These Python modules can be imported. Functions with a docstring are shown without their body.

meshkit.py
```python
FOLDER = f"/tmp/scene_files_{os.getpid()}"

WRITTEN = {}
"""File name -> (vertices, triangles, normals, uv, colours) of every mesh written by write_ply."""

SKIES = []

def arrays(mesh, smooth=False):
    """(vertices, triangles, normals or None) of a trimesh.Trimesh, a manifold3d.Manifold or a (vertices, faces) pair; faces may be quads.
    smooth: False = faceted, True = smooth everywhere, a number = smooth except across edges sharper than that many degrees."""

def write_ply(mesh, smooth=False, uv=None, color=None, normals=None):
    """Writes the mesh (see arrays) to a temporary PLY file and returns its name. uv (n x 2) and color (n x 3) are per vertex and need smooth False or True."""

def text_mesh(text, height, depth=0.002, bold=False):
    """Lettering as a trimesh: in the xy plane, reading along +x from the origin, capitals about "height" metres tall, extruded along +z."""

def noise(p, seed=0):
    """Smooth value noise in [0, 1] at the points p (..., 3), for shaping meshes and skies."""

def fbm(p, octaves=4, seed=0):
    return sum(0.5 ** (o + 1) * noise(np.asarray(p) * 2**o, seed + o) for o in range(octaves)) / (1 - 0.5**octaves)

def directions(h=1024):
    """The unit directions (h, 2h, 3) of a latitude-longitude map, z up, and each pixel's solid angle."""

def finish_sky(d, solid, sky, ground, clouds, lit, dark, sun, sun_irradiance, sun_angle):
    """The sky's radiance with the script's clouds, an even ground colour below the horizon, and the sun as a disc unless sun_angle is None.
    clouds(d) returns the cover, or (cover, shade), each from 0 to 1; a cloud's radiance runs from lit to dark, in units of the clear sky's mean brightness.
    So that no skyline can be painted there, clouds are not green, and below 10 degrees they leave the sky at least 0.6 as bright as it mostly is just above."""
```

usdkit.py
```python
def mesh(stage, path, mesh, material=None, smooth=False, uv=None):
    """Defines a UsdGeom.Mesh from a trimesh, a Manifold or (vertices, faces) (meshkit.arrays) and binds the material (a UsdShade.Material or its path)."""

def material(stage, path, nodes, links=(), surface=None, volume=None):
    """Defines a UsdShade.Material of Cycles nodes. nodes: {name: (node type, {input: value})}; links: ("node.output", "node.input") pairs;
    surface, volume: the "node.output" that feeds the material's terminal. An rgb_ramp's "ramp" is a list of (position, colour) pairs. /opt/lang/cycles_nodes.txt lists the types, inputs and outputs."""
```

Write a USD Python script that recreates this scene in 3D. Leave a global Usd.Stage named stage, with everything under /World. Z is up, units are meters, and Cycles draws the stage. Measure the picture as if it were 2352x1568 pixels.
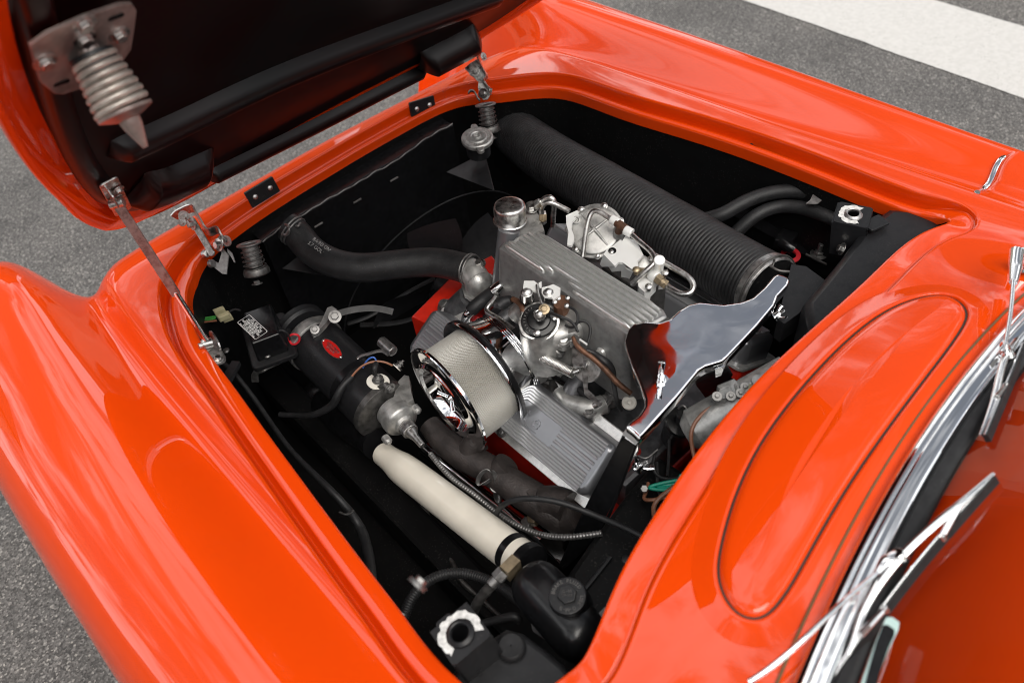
import math, random
import numpy as np, trimesh, usdkit, meshkit
import shapely.geometry as sg
from shapely import affinity
from scipy.interpolate import CubicSpline, PchipInterpolator, splprep, splev
from pxr import Usd, UsdGeom, UsdLux, UsdShade, Sdf, Gf

EXPOSURE, SUN_I, SUN_ANGLE, SUN_AZ_DEG, SKY_S = 0.80, 0.40, 40.0, 192.0, 0.06
random.seed(7)
rng = np.random.default_rng(7)
stage = Usd.Stage.CreateInMemory()
UsdGeom.SetStageUpAxis(stage, UsdGeom.Tokens.z)
UsdGeom.SetStageMetersPerUnit(stage, 1.0)
world = UsdGeom.Xform.Define(stage, '/World')
stage.SetDefaultPrim(world.GetPrim())
UsdGeom.Scope.Define(stage, '/World/Looks')

# ---------------------------------------------------------------- camera, sky, sun, exposure
# x = the car's right, y = the car's front, z = up, origin on the road below the middle of the engine
CAM = np.array([-0.758, -0.781, 1.891])
YAW, PITCH, ROLL, FOCAL = 0.647, -0.829, -0.137, 28.0
FW = np.array([math.cos(PITCH) * math.sin(YAW), math.cos(PITCH) * math.cos(YAW), math.sin(PITCH)])
_r = np.array([math.cos(YAW), -math.sin(YAW), 0.0]); _u = np.cross(_r, FW)
RT = _r * math.cos(ROLL) + _u * math.sin(ROLL)
UP = -_r * math.sin(ROLL) + _u * math.cos(ROLL)
cam = UsdGeom.Camera.Define(stage, '/World/camera')
cam.AddTransformOp().Set(Gf.Matrix4d(*RT, 0, *UP, 0, *(-FW), 0, *CAM, 1))
cam.CreateFocalLengthAttr(FOCAL)
cam.CreateHorizontalApertureAttr(36.0)
cam.CreateVerticalApertureAttr(36.0 * 682 / 1024)
cam.CreateClippingRangeAttr(Gf.Vec2f(0.02, 500))
cam.CreateFStopAttr(3.2)
cam.CreateFocusDistanceAttr(1.62)
cam.CreateExposureAttr(EXPOSURE)

SUN_EL, SUN_AZ = math.radians(62), math.radians(SUN_AZ_DEG)      # azimuth = atan2(x, y)
sdir = np.array([math.cos(SUN_EL) * math.sin(SUN_AZ), math.cos(SUN_EL) * math.cos(SUN_AZ), math.sin(SUN_EL)])
sun = UsdLux.DistantLight.Define(stage, '/World/sun')
sun.CreateIntensityAttr(SUN_I); sun.CreateAngleAttr(SUN_ANGLE); sun.CreateNormalizeAttr(True)
sun.CreateColorAttr(Gf.Vec3f(1.0, 0.95, 0.88))
_z = sdir; _x = np.cross([0, 0, 1.0], _z); _x /= np.linalg.norm(_x); _y = np.cross(_z, _x)
sun.AddTransformOp().Set(Gf.Matrix4d(*_x, 0, *_y, 0, *_z, 0, 0, 0, 0, 1))
dome = UsdLux.DomeLight.Define(stage, '/World/sky')
sky_mat = usdkit.material(stage, '/World/Looks/sky', {
    'sky': ('sky_texture', {'sky_type': 'single_scattering', 'sun_disc': False, 'sun_elevation': SUN_EL, 'sun_rotation': SUN_AZ, 'aerosol_density': 2.0}),
    'tc': ('texture_coordinate', {}),
    'sep': ('separate_xyz', {}),
    'zc': ('math', {'math_type': 'add', 'value2': 0.42}),
    'dx': ('math', {'math_type': 'divide'}), 'dy': ('math', {'math_type': 'divide'}),
    'cv': ('combine_xyz', {'z': 3.7}),
    'n': ('noise_texture', {'scale': 1.9, 'detail': 9.0, 'roughness': 0.58, 'distortion': 0.35}),
    'cov': ('rgb_ramp', {'ramp': [(0.0, (0, 0, 0)), (0.34, (0.25,) * 3), (0.45, (0.85,) * 3), (0.55, (1, 1, 1)), (1, (1, 1, 1))]}),
    'n2': ('noise_texture', {'scale': 2.6, 'detail': 9.0, 'roughness': 0.60, 'distortion': 0.6}),
    'cl': ('rgb_ramp', {'ramp': [(0.0, (1.3, 1.4, 1.55)), (0.40, (2.2, 2.3, 2.5)), (0.485, (6.5, 6.5, 6.6)), (0.55, (22, 22, 22)), (1, (32, 32, 32))]}),
    'm': ('mix_color', {}),
    'bg': ('background_shader', {'strength': SKY_S}),
}, [('tc.generated', 'sep.vector'), ('sep.z', 'zc.value1'), ('sep.x', 'dx.value1'), ('zc.value', 'dx.value2'), ('sep.y', 'dy.value1'), ('zc.value', 'dy.value2'),
    ('dx.value', 'cv.x'), ('dy.value', 'cv.y'), ('cv.vector', 'n.vector'), ('cv.vector', 'n2.vector'), ('n.fac', 'cov.fac'), ('n2.fac', 'cl.fac'),
    ('cov.color', 'm.fac'), ('sky.color', 'm.a'), ('cl.color', 'm.b'), ('m.result', 'bg.color')], surface='bg.background')
UsdShade.MaterialBindingAPI.Apply(dome.GetPrim()).Bind(sky_mat)
dome.GetPrim().SetCustomDataByKey('kind', 'structure')

# ---------------------------------------------------------------- helpers
K = 2352 / 2500.0
FPX = FOCAL / 36 * 2352
def ray(u, v):
    """direction of the line of sight that meets a surveyed point of the photograph (2500 px wide)"""
    return FW + RT * (u * K - 1176) / FPX - UP * (v * K - 784) / FPX
def P(u, v, z):
    d = ray(u, v); return CAM + d * (z - CAM[2]) / d[2]
def PX(u, v, x):
    d = ray(u, v); return CAM + d * (x - CAM[0]) / d[0]
def PY(u, v, y):
    d = ray(u, v); return CAM + d * (y - CAM[1]) / d[1]
def PP(u, v, o, n):
    d = ray(u, v); return CAM + d * (np.dot(np.asarray(o) - CAM, n) / np.dot(d, n))
def V(*a): return np.array(a, float)
def unit(a): a = np.asarray(a, float); return a / np.linalg.norm(a)
def frame(o, z, x=None):
    """4x4 with local z along z and local x as near x as possible"""
    z = unit(z); x = np.array([1.0, 0, 0]) if x is None else np.asarray(x, float)
    if abs(np.dot(unit(x), z)) > .98: x = np.array([0, 1.0, 0])
    x = unit(x - z * np.dot(x, z)); M = np.eye(4); M[:3, 0] = x; M[:3, 1] = np.cross(z, x); M[:3, 2] = z; M[:3, 3] = o
    return M
def cat(*ms):
    ms = [m for x in ms for m in (x if isinstance(x, (list, tuple)) else [x])]
    return trimesh.util.concatenate(ms)
def xf(m, M): m = m.copy(); m.apply_transform(M); return m
def tri(v, f): return trimesh.Trimesh(np.asarray(v, float), np.asarray(f, int), process=False)
def grid(Vv, cu=False, cv=False):
    """mesh of a (n, m, 3) array of points"""
    n, m = Vv.shape[:2]; i, j = np.meshgrid(np.arange(n if cu else n - 1), np.arange(m if cv else m - 1), indexing='ij')
    i1, j1 = (i + 1) % n, (j + 1) % m
    a, b, c, d = i * m + j, i1 * m + j, i1 * m + j1, i * m + j1
    f = np.concatenate([np.stack([a, b, c], -1).reshape(-1, 3), np.stack([a, c, d], -1).reshape(-1, 3)])
    return tri(Vv.reshape(-1, 3), f)
def spline(pts, n, closed=False):
    p = np.asarray(pts, float)
    if len(p) == 2 and not closed: return p[0] + (p[1] - p[0]) * np.linspace(0, 1, n)[:, None]
    if closed: p = np.vstack([p, p[:1]])
    t = np.r_[0, np.cumsum(np.maximum(np.linalg.norm(np.diff(p, axis=0), axis=1), 1e-6) ** .6)]
    cs = CubicSpline(t, p, bc_type='periodic' if closed else 'natural')
    return cs(np.linspace(0, t[-1], n, endpoint=not closed))
def tube(pts, r, sides=12, n=None, closed=False, cap=True, smooth=True, flat=1.0, side=None):
    """round (or flattened) tube along a spline; r may be a list along the path"""
    p = np.asarray(pts, float); n = n or max(2, 8 * len(p) if len(p) > 2 else 2)
    if smooth: c = spline(p, n, closed)
    else: c = p; n = len(p)
    r = np.interp(np.linspace(0, 1, n), np.linspace(0, 1, np.size(r)), np.atleast_1d(r)) if np.size(r) > 1 else np.full(n, float(r))
    t = np.gradient(c, axis=0) if not closed else np.roll(c, -1, 0) - np.roll(c, 1, 0)
    t /= np.linalg.norm(t, axis=1, keepdims=True) + 1e-12
    a = np.zeros_like(c); a0 = np.cross(t[0], [0, 0, 1.0] if abs(t[0][2]) < .9 else [1.0, 0, 0]) if side is None else np.asarray(side, float)
    for i in range(n):
        a0 = a0 - t[i] * np.dot(a0, t[i]); a0 /= np.linalg.norm(a0) + 1e-12; a[i] = a0
    b = np.cross(t, a); an = np.arange(sides) * 2 * np.pi / sides
    v = c[:, None] + r[:, None, None] * (np.cos(an)[None, :, None] * a[:, None] + flat * np.sin(an)[None, :, None] * b[:, None])
    m = grid(v, closed, True)
    if cap and not closed:
        vv = np.vstack([m.vertices, c[0], c[-1]]); k = len(m.vertices); j = np.arange(sides); j1 = (j + 1) % sides; L = (n - 1) * sides
        m = tri(vv, np.vstack([m.faces, np.stack([np.full(sides, k), j1, j], -1)[:, [0, 2, 1]][:, ::-1], np.stack([np.full(sides, k + 1), L + j, L + j1], -1)]))
    return m
def lathe(prof, M=None, n=32):
    """profile of (radius, height) turned round local z"""
    p = np.asarray(prof, float); a = np.arange(n) * 2 * np.pi / n
    v = np.stack([p[:, None, 0] * np.cos(a), p[:, None, 0] * np.sin(a), np.broadcast_to(p[:, None, 1], (len(p), n))], -1)
    m = grid(v, False, True); m.invert()
    return m if M is None else xf(m, M)
def cyl(a, b, r, n=20, c=None, r2=None):
    """cylinder between two points with chamfered ends"""
    a, b = np.asarray(a, float), np.asarray(b, float); h = np.linalg.norm(b - a); c = min(r, h / 2) * .12 if c is None else c; r2 = r if r2 is None else r2
    return lathe([(0, 0), (r - c, 0), (r, c), (r2, h - c), (r2 - c, h), (0, h)], frame(a, b - a), n)
def rrect(w, h, r, n=5):
    """rounded rectangle outline, centred"""
    out = []
    for cx, cy, a0 in ((w / 2 - r, h / 2 - r, 0), (-w / 2 + r, h / 2 - r, 90), (-w / 2 + r, -h / 2 + r, 180), (w / 2 - r, -h / 2 + r, 270)):
        for k in range(n + 1):
            a = math.radians(a0 + 90 * k / n); out.append((cx + r * math.cos(a), cy + r * math.sin(a)))
    return np.array(out)
def fan(loop, flip=False):
    """fills a planar-ish loop (concave allowed) of 3D points"""
    q = np.asarray(loop, float); c = q.mean(0); _, _, w = np.linalg.svd(q - c); xy = (q - c) @ w[:2].T
    import mapbox_earcut as me
    f = np.asarray(me.triangulate_float64(xy, np.array([len(xy)], np.uint32))).reshape(-1, 3)
    return tri(q, f[:, ::-1] if flip else f)
def slab(outline, h, M=None, b=0.0, taper=0.0, holes=()):
    """extruded 2D outline from 0 to h with a bevel of b at the top, tapering inwards"""
    o = np.asarray(outline, float)
    if sg.Polygon(o).exterior.is_ccw is False: o = o[::-1]
    if holes:
        pg = sg.Polygon(o, [np.asarray(x) for x in holes]); m = trimesh.creation.extrude_polygon(pg, h, engine='earcut')
        return m if M is None else xf(m, M)
    def inset(p, d):
        if d == 0: return p
        e = np.roll(p, -1, 0) - p; e /= np.linalg.norm(e, axis=1, keepdims=True) + 1e-12; nn = np.stack([-e[:, 1], e[:, 0]], -1)
        k = nn + np.roll(nn, 1, 0); k /= np.maximum((k * nn).sum(1, keepdims=True), .35)
        return p + k * d
    rings = [(0, 0)] + ([(taper, h - b), (taper + b * .3, h - b * .3), (taper + b, h)] if b else [(taper, h)])
    v = np.stack([np.c_[inset(o, d), np.full(len(o), z)] for d, z in rings]); n = len(o)
    m = grid(v, False, True); m.invert()
    import mapbox_earcut as me
    f = np.asarray(me.triangulate_float64(v[-1][:, :2].copy(), np.array([n], np.uint32))).reshape(-1, 3)
    area = np.cross(v[-1][f[:, 1], :2] - v[-1][f[:, 0], :2], v[-1][f[:, 2], :2] - v[-1][f[:, 0], :2])
    f[area < 0] = f[area < 0][:, ::-1]
    m = cat(m, tri(v[-1], f), tri(v[0], f[:, ::-1]))
    return m if M is None else xf(m, M)
def box(o, ex, ey, ez, r=0.0):
    """box with one corner at o and three edge vectors, bevelled by r at the top"""
    ex, ey, ez = (np.asarray(e, float) for e in (ex, ey, ez)); lx, ly = np.linalg.norm(ex), np.linalg.norm(ey)
    m = slab(rrect(1, 1, 1e-3, 1) if r == 0 else rrect(lx, ly, r, 3) / [lx, ly], 1.0, None)
    if r:
        lz = np.linalg.norm(ez); m = slab(rrect(lx, ly, r, 3), lz, None, b=min(r, lz * .4)); m.vertices /= [lx, ly, lz]
    m.vertices[:, :2] += .5
    m.vertices = np.asarray(o) + m.vertices @ np.stack([ex, ey, ez])
    if np.dot(np.cross(ex, ey), ez) < 0: m.invert()
    return m
def bar(a, b, w, t, up=(0, 0, 1), r=0.0):
    """flat bar from a to b, w wide, t thick, its face towards up"""
    a, b = np.asarray(a, float), np.asarray(b, float); L = np.linalg.norm(b - a)
    M = frame((a + b) / 2, np.asarray(up, float) - unit(b - a) * np.dot(up, unit(b - a)), b - a)
    M[:3, 3] -= M[:3, 2] * t / 2
    return slab(rrect(L, w, min(r if r else .0008, w * .49), 5 if r else 2), t, M, b=min(t * .25, .0012))
def hexnut(o, ax, r=.006, h=.005, washer=True, dome_=False):
    M = frame(o, ax); a = np.arange(6) * np.pi / 3 + .3; ms = []
    if washer: ms.append(lathe([(0, 0), (r * 1.7, 0), (r * 1.7, .0012), (r * .9, .0016), (0, .0016)], M, 18))
    ms.append(slab(np.c_[np.cos(a), np.sin(a)] * r, h, M @ trimesh.transformations.translation_matrix([0, 0, .001]), b=r * .14))
    return cat(ms)
def screw(o, ax, r=.005):
    M = frame(o, ax)
    h = r * .6
    return cat(lathe([(r, 0), (r * .96, h * .45), (r * .7, h * .85), (r * .3, h), (0, h)], M, 16))
def helix(a, b, r, turns, wire, n=14, sides=6):
    a, b = np.asarray(a, float), np.asarray(b, float); M = frame(a, b - a); L = np.linalg.norm(b - a); N = int(turns * n) + 1
    t = np.linspace(0, 1, N); an = t * turns * 2 * np.pi; rr = np.interp(t, np.linspace(0, 1, np.size(r)), np.atleast_1d(r)) if np.size(r) > 1 else r
    c = np.stack([rr * np.cos(an), rr * np.sin(an), t * L], -1) @ M[:3, :3].T + a
    return tube(c, wire, sides, smooth=False)
def text(s, h, M, depth=.0006, bold=False, align=.5):
    m = meshkit.text_mesh(s, h, depth, bold); w = m.bounds[1][0]
    m.apply_translation([-w * align, 0, 0]); return xf(m, M)
def arctext(s, R, h, M, a0, step, depth=.0008, outward=True, bold=True):
    """letters round a circle in the local xy plane"""
    ms = []
    for i, ch in enumerate(s):
        if ch == ' ': continue
        a = a0 - step * i if outward else a0 + step * i
        rot = a - math.pi / 2 if outward else a + math.pi / 2
        T = trimesh.transformations.translation_matrix([R * math.cos(a), R * math.sin(a), 0]) @ trimesh.transformations.rotation_matrix(rot, [0, 0, 1])
        m = meshkit.text_mesh(ch, h, depth, bold); m.apply_translation([-m.bounds[1][0] / 2, -h / 2, 0])
        ms.append(xf(m, M @ T))
    return cat(ms)

def poly_sheet(pts, t=.003, n=None):
    """flat plate from surveyed corner points, t thick below its face"""
    q = np.asarray(pts, float); c = q.mean(0); w = np.linalg.svd(q - c)[2][2]; w = w if w[2] > 0 else -w
    q = q - np.outer((q - c) @ w, w) if n is None else q
    f = fan(q); 
    if np.dot(f.face_normals.sum(0), w) < 0: f.invert()
    b = q - w * t; s = grid(np.stack([q, b]), False, True); g = f.copy(); g.vertices = b; g.invert()
    return cat(f, s, g)

def project(X):
    q = np.asarray(X, float) - CAM; z = q @ FW
    return np.stack([(1176 + FPX * (q @ RT) / z) / K, (784 - FPX * (q @ UP) / z) / K], -1)

_used = {}
def numbered(parent, name):
    k = (parent, name); _used[k] = _used.get(k, -1) + 1
    return name if _used[k] == 0 else f'{name}_{_used[k]:03d}'
def path_of(o): return o if isinstance(o, str) else str(o.GetPath())
def obj(name, mesh, mat, parent='/World', smooth=35, label=None, kind=None, cat_=None, group=None):
    pp = path_of(parent); p = f'{pp}/{numbered(pp, name)}'
    m = usdkit.mesh(stage, p, mesh, mat if mat is None else M_[mat], smooth=smooth)
    m.CreateDoubleSidedAttr(True)
    pr = m.GetPrim()
    for k, v in (('label', label), ('kind', kind), ('category', cat_), ('group', group)):
        if v: pr.SetCustomDataByKey(k, v)
    return pr
def xform(name, parent='/World', label=None, cat_=None, kind=None):
    pp = path_of(parent); x = UsdGeom.Xform.Define(stage, f'{pp}/{numbered(pp, name)}'); pr = x.GetPrim()
    for k, v in (('label', label), ('kind', kind), ('category', cat_)):
        if v: pr.SetCustomDataByKey(k, v)
    return pr

# ---------------------------------------------------------------- materials
M_ = {}
def mat(name, col, rough=.4, metal=0.0, coat=0.0, coat_r=.03, bump=0.0, bscale=200.0, bev=0.0, var=0.0, vscale=30.0, rvar=0.0, spec=.5, extra=None, var_col=None, det=4.0, dust=0.0, dust_col=(.16, .15, .135), dscale=330.0):
    nodes = {'p': ('principled_bsdf', {'base_color': col, 'roughness': rough, 'metallic': metal, 'coat_weight': coat, 'coat_roughness': coat_r, 'specular_ior_level': spec}), 'g': ('texture_coordinate', {})}
    links = []
    if var or rvar:
        nodes['vn'] = ('noise_texture', {'scale': vscale, 'detail': det, 'roughness': .6}); links.append(('g.object', 'vn.vector'))
    if var:
        c2 = var_col or tuple(c * (1 - var) for c in col); c1 = col if var_col else tuple(min(1, c * (1 + var * .6)) for c in col)
        nodes['vr'] = ('rgb_ramp', {'ramp': [(0, c2), (.38, c2), (.62, c1), (1, c1)]}); links += [('vn.fac', 'vr.fac'), ('vr.color', 'p.base_color')]
    if rvar:
        nodes['rr'] = ('map_range', {'from_min': .3, 'from_max': .7, 'to_min': max(0, rough - rvar), 'to_max': rough + rvar, 'clamp': True}); links += [('vn.fac', 'rr.value'), ('rr.result', 'p.roughness')]
    if dust:
        src = 'vr.color' if var else None
        if var: links.remove(('vr.color', 'p.base_color'))
        nodes['dn'] = ('noise_texture', {'scale': dscale, 'detail': 1.5}); nodes['dm'] = ('noise_texture', {'scale': 9.0, 'detail': 4.0, 'roughness': .65})
        nodes['dr'] = ('rgb_ramp', {'ramp': [(0, (0, 0, 0)), (.62, (0, 0, 0)), (.72, (1, 1, 1)), (1, (1, 1, 1))]}); nodes['ds'] = ('rgb_ramp', {'ramp': [(0, (0, 0, 0)), (.40, (.12,) * 3), (.62, (1, 1, 1)), (1, (1, 1, 1))]})
        nodes['dx'] = ('math', {'math_type': 'multiply'}); nodes['dy'] = ('math', {'math_type': 'multiply', 'value2': dust}); nodes['db'] = ('rgb_to_bw', {}); nodes['dc'] = ('rgb_to_bw', {}); nodes['dmix'] = ('mix_color', {'a': col, 'b': dust_col})
        links += [('g.object', 'dn.vector'), ('g.object', 'dm.vector'), ('dn.fac', 'dr.fac'), ('dm.fac', 'ds.fac'), ('dr.color', 'db.color'), ('ds.color', 'dc.color'), ('db.val', 'dx.value1'), ('dc.val', 'dx.value2'), ('dx.value', 'dy.value1'), ('dy.value', 'dmix.fac'), ('dmix.result', 'p.base_color')]
        if src: links.append((src, 'dmix.a'))
    last = None
    if bev:
        nodes['bv'] = ('bevel', {'radius': bev, 'samples': 4}); last = 'bv.bevel'
    if bump:
        nodes['bn'] = ('noise_texture', {'scale': bscale, 'detail': 3.0}); nodes['bp'] = ('bump', {'strength': bump, 'distance': .002})
        links += [('g.object', 'bn.vector'), ('bn.fac', 'bp.height')]
        if last: links.append((last, 'bp.normal'))
        last = 'bp.normal'
    if last:
        links.append((last, 'p.normal'))
        if coat and not bump: links.append((last, 'p.coat_normal'))
    if extra: nodes['p'][1].update(extra)
    M_[name] = usdkit.material(stage, f'/World/Looks/{name}', nodes, links, surface='p.BSDF')

mat('orange_paint', (0.66, 0.050, 0.0022), .35, 0, 1.0, .010, spec=.0, var=.03, vscale=2.0)
mat('orange_dash', (0.80, 0.115, 0.03), .5, 0, .3, .2)
mat('engine_red', (0.50, 0.016, 0.006), .35, 0, .5, .1, var=.2, vscale=18)
mat('black_satin', (0.010, 0.010, 0.011), .36, 0, 0, bump=.10, bscale=350, rvar=.07, vscale=40, spec=.30, dust=.22)
mat('black_gloss', (0.005, 0.005, 0.0055), .24, 0, .0, .08, rvar=.06, vscale=25, spec=.4)
mat('black_panel', (0.004, 0.004, 0.0042), .45, 0, 0, bump=.12, bscale=120, rvar=.1, vscale=14, spec=.15, dust=.20, dscale=260.0)
mat('hood_black', (0.0045, 0.0042, 0.0045), .34, 0, 0, bump=.05, bscale=160, rvar=.07, vscale=3.2, spec=.32, var=.3, var_col=(0.009, .0011, .0011), det=1.0)
mat('rubber', (0.013, 0.013, 0.014), .50, 0, 0, bump=.15, bscale=500, var=.3, vscale=60, spec=.35, dust=.2)
mat('hose_rubber', (0.015, 0.015, 0.016), .46, 0, 0, bump=.35, bscale=700, var=.3, vscale=45, spec=.35, dust=.25)
mat('duct_rubber', (0.017, 0.017, 0.018), .45, 0, 0, bump=.2, bscale=900, var=.35, vscale=25, spec=.28, dust=.28)
mat('cast_alu', (0.44, 0.435, 0.42), .44, .8, 0, bump=.16, bscale=420, bev=.002, var=.28, vscale=38, rvar=.1)
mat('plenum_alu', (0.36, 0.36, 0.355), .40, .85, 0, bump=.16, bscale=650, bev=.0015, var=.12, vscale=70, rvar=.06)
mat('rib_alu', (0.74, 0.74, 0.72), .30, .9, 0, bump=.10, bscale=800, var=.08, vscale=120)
mat('fin_alu', (0.80, 0.80, 0.78), .33, .75, 0, bump=.06, bscale=700, var=.10, vscale=45, rvar=.05)
mat('rib_grey', (0.50, 0.505, 0.52), .24, .8)
mat('grey_enamel', (0.24, 0.245, 0.26), .27, .7, .2, .12, bev=.001, bump=.03, bscale=600, var=.06, vscale=20)
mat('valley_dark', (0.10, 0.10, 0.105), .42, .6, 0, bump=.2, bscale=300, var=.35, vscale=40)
mat('chrome', (0.86, 0.87, 0.88), .035, 1.0, bev=.001)
mat('chrome_soft', (0.80, 0.80, 0.80), .13, 1.0, bev=.001, rvar=.05, vscale=60)
mat('zinc', (0.58, 0.57, 0.55), .30, 1.0, bev=.001, var=.15, vscale=70, rvar=.1)
mat('steel', (0.40, 0.39, 0.38), .36, .95, bev=.001, var=.25, vscale=80, rvar=.1)
mat('dark_steel', (0.13, 0.125, 0.12), .42, .8, bev=.001, var=.3, vscale=80, rvar=.1)
mat('dull_steel', (0.22, 0.215, 0.21), .42, .85, bev=.001, var=.25, vscale=90, rvar=.1)
mat('white_zinc', (0.78, 0.78, 0.76), .33, .25, .2, .2, bev=.002, bump=.06, bscale=250)
mat('cream_paint', (0.70, 0.655, 0.565), .28, 0, .8, .06, var=.06, vscale=12, bump=.03, bscale=300)
mat('spring_cream', (0.46, 0.42, 0.375), .33, .5, 0, var=.2, vscale=50)
mat('plate_zinc', (0.42, 0.34, 0.31), .33, .75, 0, var=.18, vscale=18, rvar=.08, bev=.0015)
mat('manifold_iron', (0.040, 0.033, 0.031), .52, .35, 0, bump=.5, bscale=260, var=.35, vscale=30)
mat('brass', (0.33, 0.26, 0.17), .42, .85, bev=.001, var=.25, vscale=60)
mat('copper_rust', (0.13, 0.062, 0.036), .55, .55, bump=.2, bscale=300, var=.4, vscale=60)
mat('white_plastic', (0.72, 0.69, 0.62), .4, 0, bev=.0008)
mat('connector', (0.36, 0.33, 0.20), .45, 0, bev=.0008, var=.15, vscale=60)
mat('red_plastic', (0.45, 0.012, 0.012), .3, 0, .4)
mat('badge_red', (0.42, 0.010, 0.008), .3, 0, .5)
mat('badge_silver', (0.62, 0.62, 0.62), .28, 1.0)
mat('print_white', (0.72, 0.72, 0.70), .5)
mat('wire_green', (0.05, 0.26, 0.05), .4)
mat('wire_teal', (0.0, 0.30, 0.20), .4)
mat('wire_purple', (0.09, 0.05, 0.20), .4)
mat('wire_blue', (0.04, 0.12, 0.42), .4)
mat('wire_brown', (0.24, 0.10, 0.055), .4)
mat('wire_red', (0.55, 0.02, 0.03), .4)
mat('seal_brown', (0.035, 0.018, 0.010), .6)
mat('gasket_olive', (0.13, 0.065, 0.02), .6)
mat('worn_edge', (0.62, 0.61, 0.59), .5, .1, bump=.3, bscale=300, var=.25, vscale=150)
mat('mirror_teal', (0.55, 0.72, 0.68), .15, .3, .5)
mat('road_paint', (0.52, 0.51, 0.49), .6, 0, 0, bump=.5, bscale=420, var=.06, vscale=40, spec=.3, dust=.55, dust_col=(.15, .145, .14), dscale=150.0)
# the air filter: cream pleated paper behind a fine wire mesh
M_['filter_paper'] = usdkit.material(stage, '/World/Looks/filter_paper', {
    'p': ('principled_bsdf', {'roughness': .6, 'specular_ior_level': .3}), 'g': ('texture_coordinate', {}),
    'n': ('noise_texture', {'scale': 40.0, 'detail': 4.0}), 'r': ('rgb_ramp', {'ramp': [(0, (.34, .31, .26)), (.45, (.48, .45, .39)), (1, (.58, .55, .48))]})},
    [('g.object', 'n.vector'), ('n.fac', 'r.fac'), ('r.color', 'p.base_color')], surface='p.BSDF')
# asphalt: dark binder with pale and dark stones
M_['asphalt'] = usdkit.material(stage, '/World/Looks/asphalt', {
    'g': ('texture_coordinate', {}), 'v': ('voronoi_texture', {'scale': 200.0, 'randomness': 1.0}), 'v2': ('voronoi_texture', {'scale': 260.0}),
    'n': ('noise_texture', {'scale': 1.6, 'detail': 8.0, 'roughness': .68}), 'n2': ('noise_texture', {'scale': 260.0, 'detail': 3.0}),
    'wc': ('white_noise_texture', {}),
    'r1': ('rgb_ramp', {'ramp': [(0, (.048, .046, .045)), (.30, (.080, .077, .074)), (.65, (.118, .113, .109)), (.90, (.165, .158, .152)), (.97, (.26, .25, .235)), (1, (.31, .295, .27))]}),
    'r2': ('rgb_ramp', {'ramp': [(0, (.45, .45, .45)), (.36, (.78, .78, .78)), (.5, (1, 1, 1)), (.64, (1.15, 1.14, 1.12)), (1, (1.4, 1.38, 1.34))]}),
    'm': ('mix_color', {'blend_type': 'multiply', 'fac': 1.0}), 'b': ('bump', {'strength': .75, 'distance': .004}),
    'p': ('principled_bsdf', {'roughness': .82, 'specular_ior_level': .35}), 'a': ('mix_float', {'fac': .5})},
    [('g.object', 'v.vector'), ('g.object', 'v2.vector'), ('g.object', 'n.vector'), ('g.object', 'n2.vector'), ('v.color', 'wc.vector'), ('wc.value', 'r1.fac'), ('n.fac', 'r2.fac'),
     ('r1.color', 'm.a'), ('r2.color', 'm.b'), ('m.result', 'p.base_color'), ('v.distance', 'a.a'), ('n2.fac', 'a.b'), ('a.result', 'b.height'), ('b.normal', 'p.normal')], surface='p.BSDF')
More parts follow.
